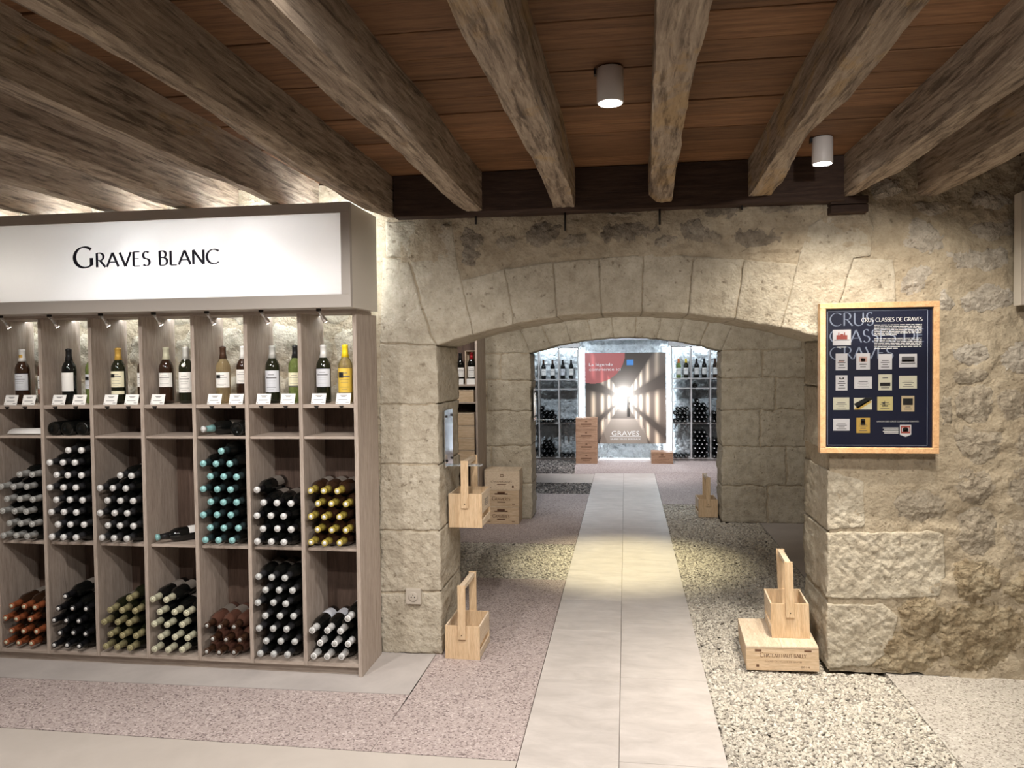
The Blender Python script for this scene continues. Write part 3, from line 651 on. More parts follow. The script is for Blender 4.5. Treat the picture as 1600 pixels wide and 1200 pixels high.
for r_ in (rect(PX1, 1.285, -.5, 4.2), rect(PX1, 1.27, 4.2, 8.715), rect(-1.66, PX0, 5.65, 6.75), rect(-2.6, PX0, 9.305, 10.135), rect(-2.6, -.74, 10.94, 12.42)):
    pan('gravel_bed', 'bed', r_, -.022, .012)
inwall = lambda P: (P[:, 0] < .99) | (P[:, 1] < 4.12) | (P[:, 1] > 4.66)
gravel('pebble_gravel', [pebbles(PX1, 1.285, 2.75, 4.3, 14500, OV, OF, .92, inwall), pebbles(PX1, 1.27, 4.3, 6.2, 9500, OV, OF, .92, inwall), pebbles(PX1, 1.27, 6.2, 8.715, 5600, OV, OF, 1.1, lambda P: (P[:, 0] < .9) | (P[:, 1] < 7.8) | (P[:, 1] > 8.2))], 'long bed of rounded grey pebbles right of the walk')
gravel('pebble_gravel', [pebbles(-1.66, PX0, 5.65, 6.75, 6500, OV, OF, 1.05)], 'pebble bed crossing left of the walk behind the first arch')
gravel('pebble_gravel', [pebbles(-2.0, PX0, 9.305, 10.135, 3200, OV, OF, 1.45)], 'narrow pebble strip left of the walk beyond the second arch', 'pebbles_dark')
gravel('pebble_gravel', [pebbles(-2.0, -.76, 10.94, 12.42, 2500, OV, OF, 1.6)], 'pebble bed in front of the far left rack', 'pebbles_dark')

# ------------------------------------------------------------------ ceiling: boards, joists, head beam
ceil = empty('ceiling', kind='structure', label='ceiling of brown boards on old oak joists')
ys = [-3, -2.6, -2.2, -1.8, -1.42, -1.05, -.7, -.32, .02, .36, .72, 1.06, 1.38, 1.68, 2.0, 2.308, 2.52, 2.705, 2.9, 3.08, 3.27, 3.446, 3.66, 3.875, 4.069, 4.3]
rs = random.Random(5)
for a, b in zip(ys, ys[1:]):
    cuts = [-4.1, rs.choice((-1.71, -1.24, -.78)), rs.choice((.18, .66, 1.11)), 2.6]
    for c0, c1 in zip(cuts, cuts[1:]):
        dz = rs.uniform(0, .006)
        box('ceiling_board', c0 + .001, c1 - .001, a + .003, b - .003, 2.572 + dz, 2.60 + dz, 'board', ceil, 0.003)
box('ceiling_deck', -4.2, 2.7, -3, 4.7, 2.606, 2.66, 'lintel', ceil)
def beam(name, mat, x0, x1, y0, y1, z0, z1, amp, seed, parent, along='y', n=90, waney=0.25, skew=0.0):
    """hewn timber: rounded arrises, wandering edges"""
    w_, h_ = (x1 - x0) / 2, (z1 - z0) / 2; cx, cz = (x0 + x1) / 2, (z0 + z1) / 2; vs = []
    nb, ns = 9, 11
    sec = [(-1 + 2 * i / nb, -1) for i in range(nb)] + [(1, -1 + 2 * i / ns) for i in range(ns)] + [(1 - 2 * i / 3, 1) for i in range(3)] + [(-1, 1 - 2 * i / ns) for i in range(ns)]
    K = len(sec)
    for i in range(n + 1):
        y = y0 + (y1 - y0) * i / n
        ww = w_ * (1 + .12 * noise.noise(Vector((seed, y * 1.3, 0)))); ox = .012 * noise.noise(Vector((seed + 9, y * .9, 0))) + skew * (y - y1); oz = .010 * noise.noise(Vector((seed + 4, y * 1.1, 3)))
        wane = [max(0, noise.noise(Vector((seed + 20 + q, y * .8, q * 5.0))) - .12) * .11 + .004 for q in (0, 1)]
        for u, v in sec:
            px, pz = ww * u, h_ * v
            if v < 0:
                r = wane[0 if u < 0 else 1]; dx, dz = ww - abs(px), pz + h_
                if dx < r and dz < r:
                    L = (r - dx) + (r - dz)
                    if L > r: k = (L - r) / 2; px -= math.copysign(k, u); pz += k
            P = Vector((cx + ox + px, y, cz + pz + (oz if v < 0 else 0)))
            q = Vector((P.x * 10 + seed, y * 2.2, P.z * 10)); d = noise.noise_vector(q) * amp + noise.noise_vector(q * 3.3) * amp * .45 + noise.noise_vector(q * 8) * amp * .25
            if v > -.9: d *= .5
            vs.append(P + Vector((d.x, 0, d.z)))
    if along == 'x': vs = [Vector((v.y, v.x, v.z)) for v in vs]
    fs = [(i * K + k, i * K + (k + 1) % K, (i + 1) * K + (k + 1) % K, (i + 1) * K + k) for i in range(n) for k in range(K)]
    mb = MB(); mb.add(vs, fs, 0, True); mb.add(vs[:K], [tuple(range(K - 1, -1, -1))], 0); mb.add(vs[-K:], [tuple(range(K))], 0)
    o = mb.obj(name, mat, parent); o.data.set_sharp_from_angle(angle=math.radians(24)); return o
for i, (x, wd, zb, ye, sk) in enumerate([(-3.98, .10, 2.39, 4.14, 0), (-3.52, .10, 2.385, 4.14, 0), (-3.05, .09, 2.385, 4.14, 0), (-2.585, .085, 2.38, 4.14, 0), (-2.165, .085, 2.375, 4.14, 0), (-1.705, .10, 2.375, 4.14, 0),
        (-1.244, .078, 2.362, 4.10, 0.0), (-0.778, .108, 2.375, 4.055, .008), (-0.304, .118, 2.38, 4.055, .006), (0.178, .112, 2.39, 4.055, .022), (0.656, .11, 2.395, 4.055, .01), (1.108, .098, 2.383, 4.10, 0), (1.474, .10, 2.378, 4.14, 0), (1.95, .10, 2.38, 4.14, 0), (2.4, .1, 2.38, 4.14, 0)]):
    beam('joist', 'joist_tan' if i in (8, 9, 10) else 'joist', x - wd / 2, x + wd / 2, -3, ye, zb, 2.575, .0075 if i not in (8, 9, 10) else .0095, 3.7 * i + 1, ceil, 'y', 230, .25, sk)
beam('head_beam', 'lintel', 4.045, 4.19, -1.205, 1.06, 2.355, 2.573, .003, 77, ceil, 'x', 60)
for i in range(2): box('timber_wedge', 1.0, 1.175, 4.06, 4.15, 2.300 + .042 * i, 2.338 + .042 * i, 'lintel', ceil, .004)
for x, z0, z1 in ((-.772, 2.312, 2.365), (-.304, 2.262, 2.365), (.176, 2.276, 2.37), (.58, 2.335, 2.37)):
    MB().tube([(x, 4.075, z0), (x, 4.08, z1)], .0055, 6).obj('iron_nail', 'iron', ceil)
box('ceiling_middle', -3.1, 2.1, WB, W2, 2.40, 2.46, 'plaster', None, kind='structure')
box('ceiling_far', -2.7, 2.7, W2B, 12.8, 2.35, 2.42, 'plastercool', None, kind='structure')
box('trim_1', -.62, .62, 12.40, 12.7, 1.895, 1.93, 'plastercool', None, kind='structure', label='pale soffit strip above the barrel cellar poster')

# ------------------------------------------------------------------ bottles
SHAPE = [(.030, 0.0), (.0365, .004), (.0372, .02), (.0372, .185), (.0355, .203), (.027, .222), (.0185, .236), (.0155, .25), (.0145, .27), (.0145, .292)]
_cache = {}
def cached(key, fn):
    if key not in _cache: _cache[key] = fn()
    return _cache[key]
def body_mesh(gl):
    def f():
        mb = MB(); mb.lathe([(.0, .012), (.018, .010)][1:] + SHAPE, 20); me = mb.mesh('bottle_glass'); me.materials.append(M[gl]); return me
    return cached(('b', gl), f)
def cap_mesh(cap, tip, z0, dot=0):
    def f():
        mb = MB(); mb.lathe([(.0164 if z0 > .238 else .0205, z0), (.0158, max(.262, z0 + .004)), (.0156, .290), (.0164, .291), (.0164, .299), (.0140, .3015), (.0105, .302), (.0100, .3008)], 18, 0)
        if tip != cap and dot == 0: mb.lathe([(.0158, .284), (.0160, .2905), (.0168, .2912), (.0168, .2990), (.0140, .3020)], 16, 1)
        mb.lathe([(.0098, .3000), (.0090, .3035)] if dot < 2 else [(.0062, .3000), (.0056, .3035)], 14, 1)
        me = mb.mesh('capsule'); me.materials.append(M['c_' + cap]); me.materials.append(M['c_' + tip]); return me
    return cached(('c', cap, tip, z0, dot), f)
def label_mesh(lab, z0, z1, half, marks):
    def f():
        mb = MB(); c = -PI / 2; mb.patch(.0378, c - half, c + half, z0, z1, 12, 0); h = z1 - z0
        rr = random.Random(hash((lab, z0, marks)) % 1000)
        if marks:
            rows = [(.80, .03, .34), (.66, .05, .62), (.52, .012, .5), (.42, .012, .42), (.22, .015, .55), (.12, .01, .3)]
            for q, (zc, t_, wd) in enumerate(rows):
                mb.patch(.0381, c - half * wd, c + half * wd, z0 + h * (zc - t_ / 2), z0 + h * (zc + t_ / 2), 8, 1)
            if marks == 'picture': mb.patch(.03815, c - half * .75, c - half * .1, z0 + h * .60, z0 + h * .84, 6, 2)
            if marks == 'band': mb.patch(.0381, c - half, c + half, z0 + h * .02, z0 + h * .08, 12, 2)
            if marks == 'frame':
                for a, b in ((.0, .03), (.97, 1.0)): mb.patch(.03815, c - half, c + half, z0 + h * a, z0 + h * b, 12, 2)
                for s_ in (-1, 1): mb.patch(.03815, c + s_ * half * .97 - .015, c + s_ * half * .97 + .015, z0, z1, 1, 2)
        me = mb.mesh('label'); 
        for k in ('l_' + lab, 'ink', 'navy' if marks == 'frame' else 'black'): me.materials.append(M[k])
        return me
    return cached(('l', lab, z0, z1, half, marks), f)
def bottle(loc, gl, cap, label, group=None, tip=None, lab=None, spin=0.0, lie=None, yaw=0.0, scale=1.0, capz=.236, dot=0):
    """lie: None = standing, 'out' = neck towards the viewer, 'in' = base towards the viewer"""
    o = link('wine_bottle', body_mesh(gl), None, (), label=label, category='bottle', group=group)
    k = link('capsule', cap_mesh(cap, tip or cap, capz, dot), o)
    if lab: link('label', label_mesh(*lab), o)
    R = Matrix.Rotation(spin, 4, 'Z')
    if lie == 'out': R = Matrix.Rotation(yaw, 4, 'Z') @ Matrix.Rotation(PI / 2, 4, 'X') @ R
    elif lie == 'in': R = Matrix.Rotation(yaw, 4, 'Z') @ Matrix.Rotation(-PI / 2, 4, 'X') @ R
    o.matrix_world = Matrix.Translation(loc) @ R @ Matrix.Scale(scale, 4); return o

# ------------------------------------------------------------------ racks
def rack(label, X, y0, y1, lv, top, mat, matx, back=True, back_top=None, recess=(0, .01, .03), right_to_floor=True, th=.0204, shelves=None):
    """X: left faces of the uprights; lv: tops of display board, second shelf, third shelf, bottom board"""
    r = empty('wine_rack', ((X[0] + X[-1]) / 2, (y0 + y1) / 2, 0), label=label, category='rack'); off = r.location
    P = lambda nm, a, b, c_, d, e, f, m: box(nm, a - off.x, b - off.x, c_ - off.y, d - off.y, e, f, m, r, .0012)
    for i, x in enumerate(X):
        last = i == len(X) - 1
        P('upright', x, x + th, y0, y1 if not last else y1 + .02, 0 if last else lv[3] - .021, top, mat)
    for i in range(len(X) - 1):
        a, b = X[i] + th + .0005, X[i + 1] - .0005
        P('display_board', a, b, y0 + .002, y1, lv[0] - .019, lv[0], matx)
        P('shelf', a, b, y0 + recess[1], y1, lv[1] - .0135, lv[1], matx)
        P('shelf', a, b, y0 + recess[2], y1, lv[2] - .0145, lv[2], matx)
        P('bottom_board', a, b, y0 + .001, y1, lv[3] - .0205, lv[3], matx)
        if back: P('back_panel', a, b, y1 - .012, y1, lv[3], lv[0] - .019, 'rackback')
    P('top_board', X[0], X[-1] + th, y0, y1 - .06, top, top + .016, matx)
    P('plinth', X[0], X[-1], y0 + .03, y0 + .05, 0, lv[3] - .021, matx)
    return r
def sign_box(label, x0, x1, y0, y1, z0, z1, fw=(.05, .062, .045), mat='taupe'):
    s = empty('rack_sign', ((x0 + x1) / 2, y0, z0), label=label, category='sign'); ox, oy, oz = s.location
    P = lambda nm, a, b, c_, d, e, f, m: box(nm, a - ox, b - ox, c_ - oy, d - oy, e - oz, f - oz, m, s, .001)
    P('frame_rail', x0, x1, y0, y0 + .03, z1 - fw[0], z1, mat); P('frame_rail', x0, x1, y0, y0 + .03, z0, z0 + fw[1], mat)
    for a, b in ((x0, x0 + fw[2]), (x1 - fw[2], x1)): P('frame_stile', a, b, y0, y0 + .03, z0 + fw[1], z1 - fw[0], mat)
    for a, b in ((x0, x0 + .018), (x1 - .018, x1)): P('side_panel', a, b, y0 + .03, y1, z0, z1, 'taupe_lit' if mat == 'taupe' else mat)
    P('front_panel', x0 + fw[2], x1 - fw[2], y0 + .006, y0 + .010, z0 + fw[1], z1 - fw[0], 'opal')
    P('back_panel', x0 + .018, x1 - .018, y1 - .10, y1 - .085, z0 + .012, z1 - .03, 'white')
    P('lid', x0 + .018, x1 - .018, y0 + .03, y1 - .10, z1 - .03, z1 - .022, 'white'); P('underside', x0 + .018, x1 - .018, y0 + .03, y1 - .02, z0, z0 + .012, mat)
    return s, (ox, oy, oz)
RY = 3.788; PITCH_R = .2905
UX = [-3.677, -3.387] + [-3.0957 + PITCH_R * i for i in range(7)]
LV = (1.387, 1.223, .648, .067)
rack('long greyed oak bottle rack of seven open bays under the white wine sign', UX, RY, 4.09, LV, 1.846, 'rack', 'rackx')
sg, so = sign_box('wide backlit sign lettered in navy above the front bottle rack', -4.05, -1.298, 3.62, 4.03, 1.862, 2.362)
k_ = .792 / roman('GRAVES BLANC', .103, .070, .165, .06)[1]; w1 = roman('GRAVES ', .103, .070, .165, .06)[1]
for word, cap_, sm_, xo in (('GRAVES', .103, .070, 0), ('BLANC', .070, None, w1)):
    mb, _ = roman(word, cap_, sm_, .165, .06)
    mb.v = [((a + xo) * k_ - 2.748 - so[0], b + .004, c + 2.088 - so[2]) for a, b, c in mb.v]
    mb.obj('lettering', 'navy', sg)
box('led_strip', -4.0 - so[0], -1.35 - so[0], .33, .345, .466, .474, 'ledtop', sg)
box('led_strip', -1.345 - so[0], -1.335 - so[0], .37, .382, .05, .46, 'led', sg)
box('led_strip', -4.0 - so[0], -1.36 - so[0], .415, .423, -.012, -.004, 'led', sg)
area('sign_tube', (-1.78, 3.86, 1.99), (-1.78, 3.0, 2.02), 4.2, (1, .99, 1), .5, .04)
area('sign_tube', (-2.40, 3.86, 1.99), (-2.40, 3.0, 2.02), 3.4, (.96, .98, 1), .5, .04)
area('sign_tube', (-3.2, 3.86, 2.05), (-3.2, 3.0, 2.1), 1.2, (1, .94, .86), .6, .04)
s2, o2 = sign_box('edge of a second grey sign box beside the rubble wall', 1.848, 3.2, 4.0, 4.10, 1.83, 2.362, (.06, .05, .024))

BAY = ['leftmost bay', 'second bay', 'third bay', 'fourth bay', 'fifth bay', 'sixth bay', 'rightmost bay']
ROW = ['bottom row', 'second row', 'third row', 'fourth row', 'fifth row', 'sixth row', 'seventh row', 'eighth row']
SL = ['left', 'middle', 'right']
def xs(i): return UX[1 + i] + .0204
def pile(bay, z, rows, gl, cap, capname, where, tip=None, capz=.236, lab=('dim', .045, .125, 1.2, None), glname='dark', dot=0):
    rr = random.Random(bay * 31 + int(z * 100))
    for r_, (kind, slots) in enumerate(rows):
        for s_ in slots:
            x = xs(bay) + .0385 + .0742 * s_ + (.0365 if kind == 'R' else 0)
            loc = (x + rr.uniform(-.0006, .0006), 4.075 + rr.uniform(-.012, .002), z + .0376 + .0662 * r_)
            topmost = r_ >= len(rows) - 2
            bottle(loc, gl, cap, f'{glname} bottle with {capname} capsule, {where} pile of {BAY[bay]}, {ROW[r_]}, {SL[s_]}', f'bottles lying in the {where} pile of the {BAY[bay]}',
                   tip, lab if topmost else None, PI + rr.uniform(-.5, .5), 'out', rr.uniform(-.012, .012), 1.0, capz, dot)
A3 = (0, 1, 2); L3 = ('L', A3); R3 = ('R', A3)
U, D = LV[2], LV[3]
pile(0, U, [L3, R3, L3, R3, L3, ('R', (1, 2))], 'g_black', 'silver', 'long silver', 'upper', None, .215)
pile(1, U, [L3, R3, L3, R3, L3, R3, L3, ('R', (1, 2))], 'g_black', 'slate', 'silver tipped', 'upper', 'white')
pile(2, U, [L3, R3, L3, R3, L3, ('R', (1, 2))], 'g_black', 'slate', 'grey tipped', 'upper', 'pale')
pile(4, U, [L3, R3, L3, R3, L3, R3, L3, ('R', (1,))], 'g_black', 'tealgrey', 'pale teal tipped', 'upper', 'teal')
pile(5, U, [L3, R3, L3, R3, ('L', (0,))], 'g_black', 'black', 'pale tipped', 'upper', 'pale')
pile(6, U, [L3, R3, L3, R3, L3], 'g_brown', 'gold', 'olive gold', 'upper', 'white', glname='amber', dot=1)
pile(0, D, [L3, R3, L3, R3], 'g_brown', 'copper', 'copper', 'lower', 'cream', dot=1)
pile(1, D, [L3, R3, L3, R3, ('L', (1,))], 'g_black', 'black', 'white tipped black', 'lower', 'white', dot=1)
pile(2, D, [L3, R3, L3, R3, ('L', (2,))], 'g_olive', 'khaki', 'khaki', 'lower')
pile(3, D, [L3, R3, L3, R3, ('L', (0, 1))], 'g_black', 'cream', 'long cream', 'lower', None, .218, ('dim', .045, .125, 1.2, None))
pile(4, D, [L3, R3, L3], 'g_rose', 'brown', 'silver tipped', 'lower', 'silver', glname='pink brown', dot=1)
pile(5, D, [L3, R3, L3, R3, L3, R3, L3], 'g_black', 'slate', 'silver tipped grey', 'lower', 'tin')
pile(6, D, [L3, R3, L3, ('R', (2,))], 'g_black', 'white', 'long white', 'lower', 'silver', .222, dot=1, lab=('silver', .045, .125, 1.2, None))
# loose bottles lying on the shelves
b = bottle((xs(3) + .235, 4.035, U + .0376), 'g_black', 'black', 'lone bottle lying slantwise on the bare shelf of the fourth bay', None, 'teal', ('paper', .05, .14, 1.1, None), PI - .3, 'out', -.72)
Z2 = LV[1] + .0376
bottle((xs(1) + .045, 3.80, Z2), 'g_black', 'black', 'bottle lying base outwards on the second bay top shelf, outer one', None, None, None, 0, 'in', 0)
bottle((xs(1) + .122, 3.80, Z2), 'g_black', 'black', 'bottle lying base outwards on the second bay top shelf, inner one', None, None, None, 0, 'in', 0)
bottle((xs(1) + .203, 3.81, Z2), 'g_black', 'black', 'bottle lying base outwards against the third upright, beside two round bases', None, None, None, 0, 'in', 0)
bottle((xs(4) + .165, 4.05, Z2), 'g_black', 'teal', 'bottle lying neck outwards with silver capsule on the fifth bay top shelf', None, 'pale', ('dim', .05, .14, 1.1, None), PI, 'out', -.42)
bottle((xs(4) + .216, 3.80, Z2), 'g_black', 'black', 'bottle lying base outwards on the fifth bay top shelf', None, None, None, 0, 'in', -.04)
# curled paper on the leftmost bay's shelf
mb = MB(); n = 10; vs = []
for i in range(n + 1):
    a = PI * (0.05 + .9 * i / n); vs += [(-.10, .045 * math.cos(a) * 1.2, .030 * math.sin(a)), (.10, .045 * math.cos(a) * 1.2, .030 * math.sin(a))]
mb.add(vs, [(2 * i, 2 * i + 1, 2 * i + 3, 2 * i + 2) for i in range(n)], 0, True)
o = mb.obj('paper_sheet', 'white', None, 0, label='curled white paper sheet on the top shelf of the leftmost bay', category='paper')
o.location = (-3.243, 3.90, LV[1]); o.rotation_euler = (0, 0, .06); sm = o.modifiers.new('thick', 'SOLIDIFY'); sm.thickness = .0015

# display bottles, standing
dz = LV[0]
DB = [(-3.303, 3.92, 'g_brown', 'white', ('silver', .075, .170, 1.25, 'frame'), 'brown bottle, white capsule and blue-framed label, standing in the leftmost bay'),
      (-3.205, 3.97, 'g_rose', 'white', ('paper', .080, .155, 1.2, 'band'), 'bottle with white and red label half hidden in the leftmost bay'),
      (-3.019, 3.92, 'g_black', 'black', ('paper', .07, .172, 1.0, None), 'black bottle with a plain white label standing in the second bay'),
      (-2.915, 3.97, 'g_green', 'white', ('silver', .08, .16, 1.2, 'picture'), 'green bottle half hidden behind the upright of the second bay'),
      (-2.725, 3.92, 'g_olive', 'goldcap', ('cream', .09, .176, 1.2, 'picture'), 'olive bottle with gold capsule and cream label in the third bay'),
      (-2.604, 3.97, 'g_brown', 'brown', ('paper', .09, .165, 1.2, 'text'), 'brown bottle half hidden behind the upright of the third bay'),
      (-2.445, 3.92, 'g_brown', 'cream', ('paper', .09, .165, 1.2, 'text'), 'brown bottle with cream capsule standing in the fourth bay'),
      (-2.330, 3.92, 'g_olive', 'silver', ('paper', .06, .168, 1.2, 'text'), 'olive bottle with round white neck seal in the fourth bay'),
      (-2.118, 3.92, 'g_pale', 'brown', ('paper', .085, .165, 1.2, 'picture'), 'clear bottle of pale wine with brown capsule in the fifth bay'),
      (-2.013, 3.94, 'g_brown', 'white', ('paper', .105, .178, 1.2, 'text'), 'dark bottle with tall white capsule in the fifth bay'),
      (-1.841, 3.92, 'g_olive', 'silver', ('silver', .058, .172, 1.25, 'text'), 'olive bottle with silver capsule and tall grey label in the sixth bay'),
      (-1.722, 3.94, 'g_green', 'black', ('cream', .085, .16, 1.2, 'band'), 'green-gold bottle with black capsule in the sixth bay'),
      (-1.560, 3.92, 'g_olive', 'white', ('silver', .082, .18, 1.25, 'frame'), 'olive bottle with white capsule and banded label in the rightmost bay'),
      (-1.441, 3.92, 'g_gold', 'yellow', ('yellow', .055, .18, 1.25, 'picture'), 'golden wine bottle with yellow capsule and yellow label in the rightmost bay')]
for x, y, gl, cp, lb, lt in DB:
    o = bottle((x, y, dz), gl, cp, lt, 'bottles standing on the display board', None, lb, .18)
    if 'round white neck seal' in lt:
        mb = MB(); mb.lathe([(.011, 0), (.011, .002)], 18); s_ = mb.obj('neck_seal', 'white', o); s_.location = (0, -.0345, .205); s_.rotation_euler = (PI / 2 - .45, 0, 0)
    if 'white and red' in lt:
        mb = MB().patch(.0379, -PI / 2 - 1.2, -PI / 2 + 1.2, .055, .079, 10); mb.obj('red_band', 'c_copper', o)
    if 'cream label in the third' in lt: MB().patch(.0379, -PI / 2 - 1.2, -PI / 2 + 1.2, .052, .070, 10).obj('lower_label', 'l_cream', o)
    if 'blue-framed' in lt: MB().patch(.0170, -PI / 2 - .6, -PI / 2 + .6, .252, .272, 6).obj('capsule_badge', 'c_goldcap', o)
# price cards
def price_card(x, label):
    c = empty('price_card', (x, RY + .018, dz), 0.0, label=label, category='card', group='price cards on the display board')
    T = Matrix.Rotation(-.32, 4, 'X')
    mb = MB(); mb.box(-.038, .038, 0, .0015, .001, .056, 0, T)
    for z, a, b in ((.043, -.018, .018), (.038, -.012, .012), (.021, -.026, .022), (.008, .014, .032), (.006, -.034, -.028)): mb.box(a, b, -.0003, 0, z, z + .003, 1, T)
    mb.obj('card', ('white', 'ink'), c)
    mb = MB(); mb.box(-.006, .006, -.024, -.0175, -.022, -.010); mb.box(-.010, .010, -.027, -.0175, -.013, -.007); mb.obj('clip', 'iron', c)
for (x, bay, sd) in ((-3.288, 0, 'left'), (-3.181, 0, 'right'), (-3.003, 1, 'left'), (-2.883, 1, 'right'), (-2.701, 2, 'left'), (-2.58, 2, 'right'), (-2.431, 3, 'only'), (-2.113, 4, 'left'), (-1.993, 4, 'right'), (-1.843, 5, 'left'), (-1.712, 5, 'right'), (-1.547, 6, 'left'), (-1.416, 6, 'right')):
    price_card(x, f'{sd} white price card on the front edge of the {BAY[bay]}')
# little chrome spotlights under the sign
for i, x in enumerate((-3.235, -2.954, -2.664, -2.37, -2.081, -1.792, -1.492)):
    s = empty('mini_spotlight', (x, 3.70, 1.862), label=f'small chrome spotlight under the sign over the {BAY[i]}', category='spotlight', group='chrome spotlights under the sign')
    MB().lathe([(.012, -.012), (.012, 0)], 14).obj('base', 'iron', s)
    T = Matrix.Translation((0, 0, -.010)) @ Matrix.Rotation(.28, 4, 'Y') @ Matrix.Rotation(PI - .35, 4, 'X')
    T = Matrix.Translation((0, 0, -.008)) @ Matrix.Rotation(-.40, 4, 'Y') @ Matrix.Rotation(.45, 4, 'X')
    MB().lathe([(.010, -.066), (.0125, -.066), (.0118, -.045), (.0085, -.03), (.0095, -.02), (.0095, -.004), (.006, 0)], 16, 0, T).obj('barrel', 'chrome', s)
    MB().lathe([(.0095, -.0675), (.0095, -.0665)], 14, 0, T).obj('lamp', 'lampglow', s)
    spot('rack_spot', (x + .03, 3.735, 1.785), (x + .06, 3.97, 1.50), 1.5, (1, .93, .82), 75, .7, .012)

# ------------------------------------------------------------------ wooden carriers and crates
def carrier(label, loc, rot=(0, 0, 0), w=.19, d=.27, h=.18, H=.40, printed=False, tilt=0.0):
    """open six-bottle carrier: solid ends, slatted sides, flat handle between two posts; origin = middle of the base"""
    c = empty('bottle_carrier', loc, 0, label=label, category='carrier', group='wooden six-bottle carriers'); c.rotation_euler = rot
    t_ = .009; P = lambda nm, a, b, c_, d_, e, f, m='pine': box(nm, a, b, c_, d_, e, f, m, c, .001)
    for s_ in (-1, 1):
        y = s_ * (d / 2 - t_ / 2); P('end_panel', -w / 2, w / 2, y - t_ / 2, y + t_ / 2, 0, h)
        x = s_ * (w / 2 - t_ / 2)
        P('side_slat', x - t_ / 2, x + t_ / 2, -d / 2 + t_, d / 2 - t_, .004, .042, 'piney'); P('side_panel', x - t_ / 2, x + t_ / 2, -d / 2 + t_, d / 2 - t_, .078, h - .002, 'piney')
        y = s_ * (d / 2 + .006); P('handle_post', -.021, .021, y - .006, y + .006, .11, H)
        MB().lathe([(.003, 0), (.003, .002)], 8, 0, Matrix.Translation((0, y + s_ * .007 - (.001 if s_ < 0 else .001), .135)) @ Matrix.Rotation(PI / 2, 4, 'X')).obj('screw', 'iron', c)
    P('handle_bar', -.014, .014, -d / 2, d / 2, H - .028, H - .003, 'piney'); P('bottom', -w / 2 + t_, w / 2 - t_, -d / 2 + t_, d / 2 - t_, .004, .012)
    P('divider', -.003, .003, -d / 2 + t_, d / 2 - t_, .012, .10)
    if printed:
        mb = MB()
        for k in range(4): mb.box(w / 2, w / 2 + .0005, -.045, .05, .14 - .011 * k, .144 - .011 * k)
        mb.obj('print', 'ink', c)
    return c
def crate(label, loc, w, d, h, rz=0.0, mat='pinex', lines=(), group=None, lid='piney', rot=None, badge=False, name='wine_crate', handles=False):
    """nailed wine case, printed end towards -y; origin = front left bottom corner"""
    c = empty(name, loc, rz, label=label, category='crate', group=group)
    if rot: c.rotation_euler = rot
    t_ = .012; P = lambda nm, a, b, e, f, g, k, m=mat: box(nm, a, b, e, f, g, k, m, c, .0012)
    P('end_board', 0, w, 0, .018, .004, h - .010); P('end_board', 0, w, d - .018, d, .004, h - .010)
    for x in (0, w - .008): P('side_board', x, x + .008, .018, d - .018, .004, h - .010)
    P('bottom', 0, w, 0, d, 0, .004); n = 2
    for k in range(n): P('lid_board', w * k / n + .0005, w * (k + 1) / n - .0005, -.002, d, h - .0098, h, lid)
    if lines:
        mb = MB()
        for kind, s_, xc, z, hh, ww in lines:
            if kind == 'roman':
                ch, wd = roman(s_, hh, hh * .74, .16, .06, .05); k = ww / wd; ch.v = [(a * k, 0, cc) for a, b, cc in ch.v]; put_mb(mb, ch, xc - ww / 2, -.0006, z)
            elif kind == 'sans': put_text(mb, s_, xc, -.0006, z, hh, ww, 0, True)
            elif kind == 'bar': mb.box(xc - ww / 2, xc + ww / 2, -.0006, 0, z, z + hh)
        mb.obj('lettering', 'brownink', c)
    if badge:
        mb = MB(); xc, z = w / 2, h * .70
        mb.box(xc - .016, xc + .016, -.0007, 0, z - .012, z + .016); mb.box(xc - .010, xc + .010, -.0009, 0, z - .006, z + .010, 1)
        mb.obj('emblem', ('brownink', mat), c)
    return c
carrier('pine bottle carrier standing on the aggregate floor at the left jamb', (-.873, 4.215, 0), (0, 0, -.02))
tilt = (0, -.035, -.045)
crate('low pale wine crate lying on the pebbles at the right jamb under a carrier', (.598, 4.085, .008), .352, .43, .125, 0, 'pinex',
      (('roman', 'CHATEAU HAUT-BAILLY', .18, .068, .024, .225), ('sans', 'GRAND CRU CLASSE DE GRAVES', .18, .043, .010, .18), ('sans', '2014', .285, .016, .014, .042), ('bar', '', .055, .018, .012, .014), ('bar', '', .06, .096, .012, .032), ('bar', '', .30, .098, .009, .035)), None, 'piney', tilt)
R = Matrix.Translation((.598, 4.085, .008)) @ Matrix.Rotation(tilt[2], 4, 'Z') @ Matrix.Rotation(tilt[1], 4, 'Y')
p = R @ Vector((.238, .255, .1255))
carrier('pine bottle carrier standing on the pale crate at the right jamb', p, (0, tilt[1], tilt[2] - .0))
carrier('small looking pine carrier on the pebbles beside the second arch', (.80, 8.14, .004), (0, 0, .03))
# clear wall brackets; a carrier hangs from the near one
def bracket(label, x, y0, y1, z0, z1, reach):
    b = empty('leaflet_bracket', (x, (y0 + y1) / 2, z0), label=label, category='bracket'); h = (y1 - y0) / 2
    box('back_plate', 0, .005, -h, h, 0, z1 - z0, 'plate', b, .001); box('tongue', .0052, reach, -.03, .03, .0, .007, 'acrylic', b, .001)
    for yy in (-h + .03, h - .03):
        for zz in (.035, z1 - z0 - .035): MB().lathe([(.007, .005), (.007, .012)], 12, 0, Matrix.Translation((0, yy, zz)) @ Matrix.Rotation(PI / 2, 4, 'Y')).obj('bolt', 'iron', b)
    return b
bracket('clear acrylic bracket with dark bolts screwed to the near left jamb', -.990, 4.215, 4.41, 1.010, 1.325, .19)
carrier('pine carrier hanging by its handle from the clear bracket', (-.893, 4.42, .665), (0, 0, 0), printed=True, h=.19, H=.376)
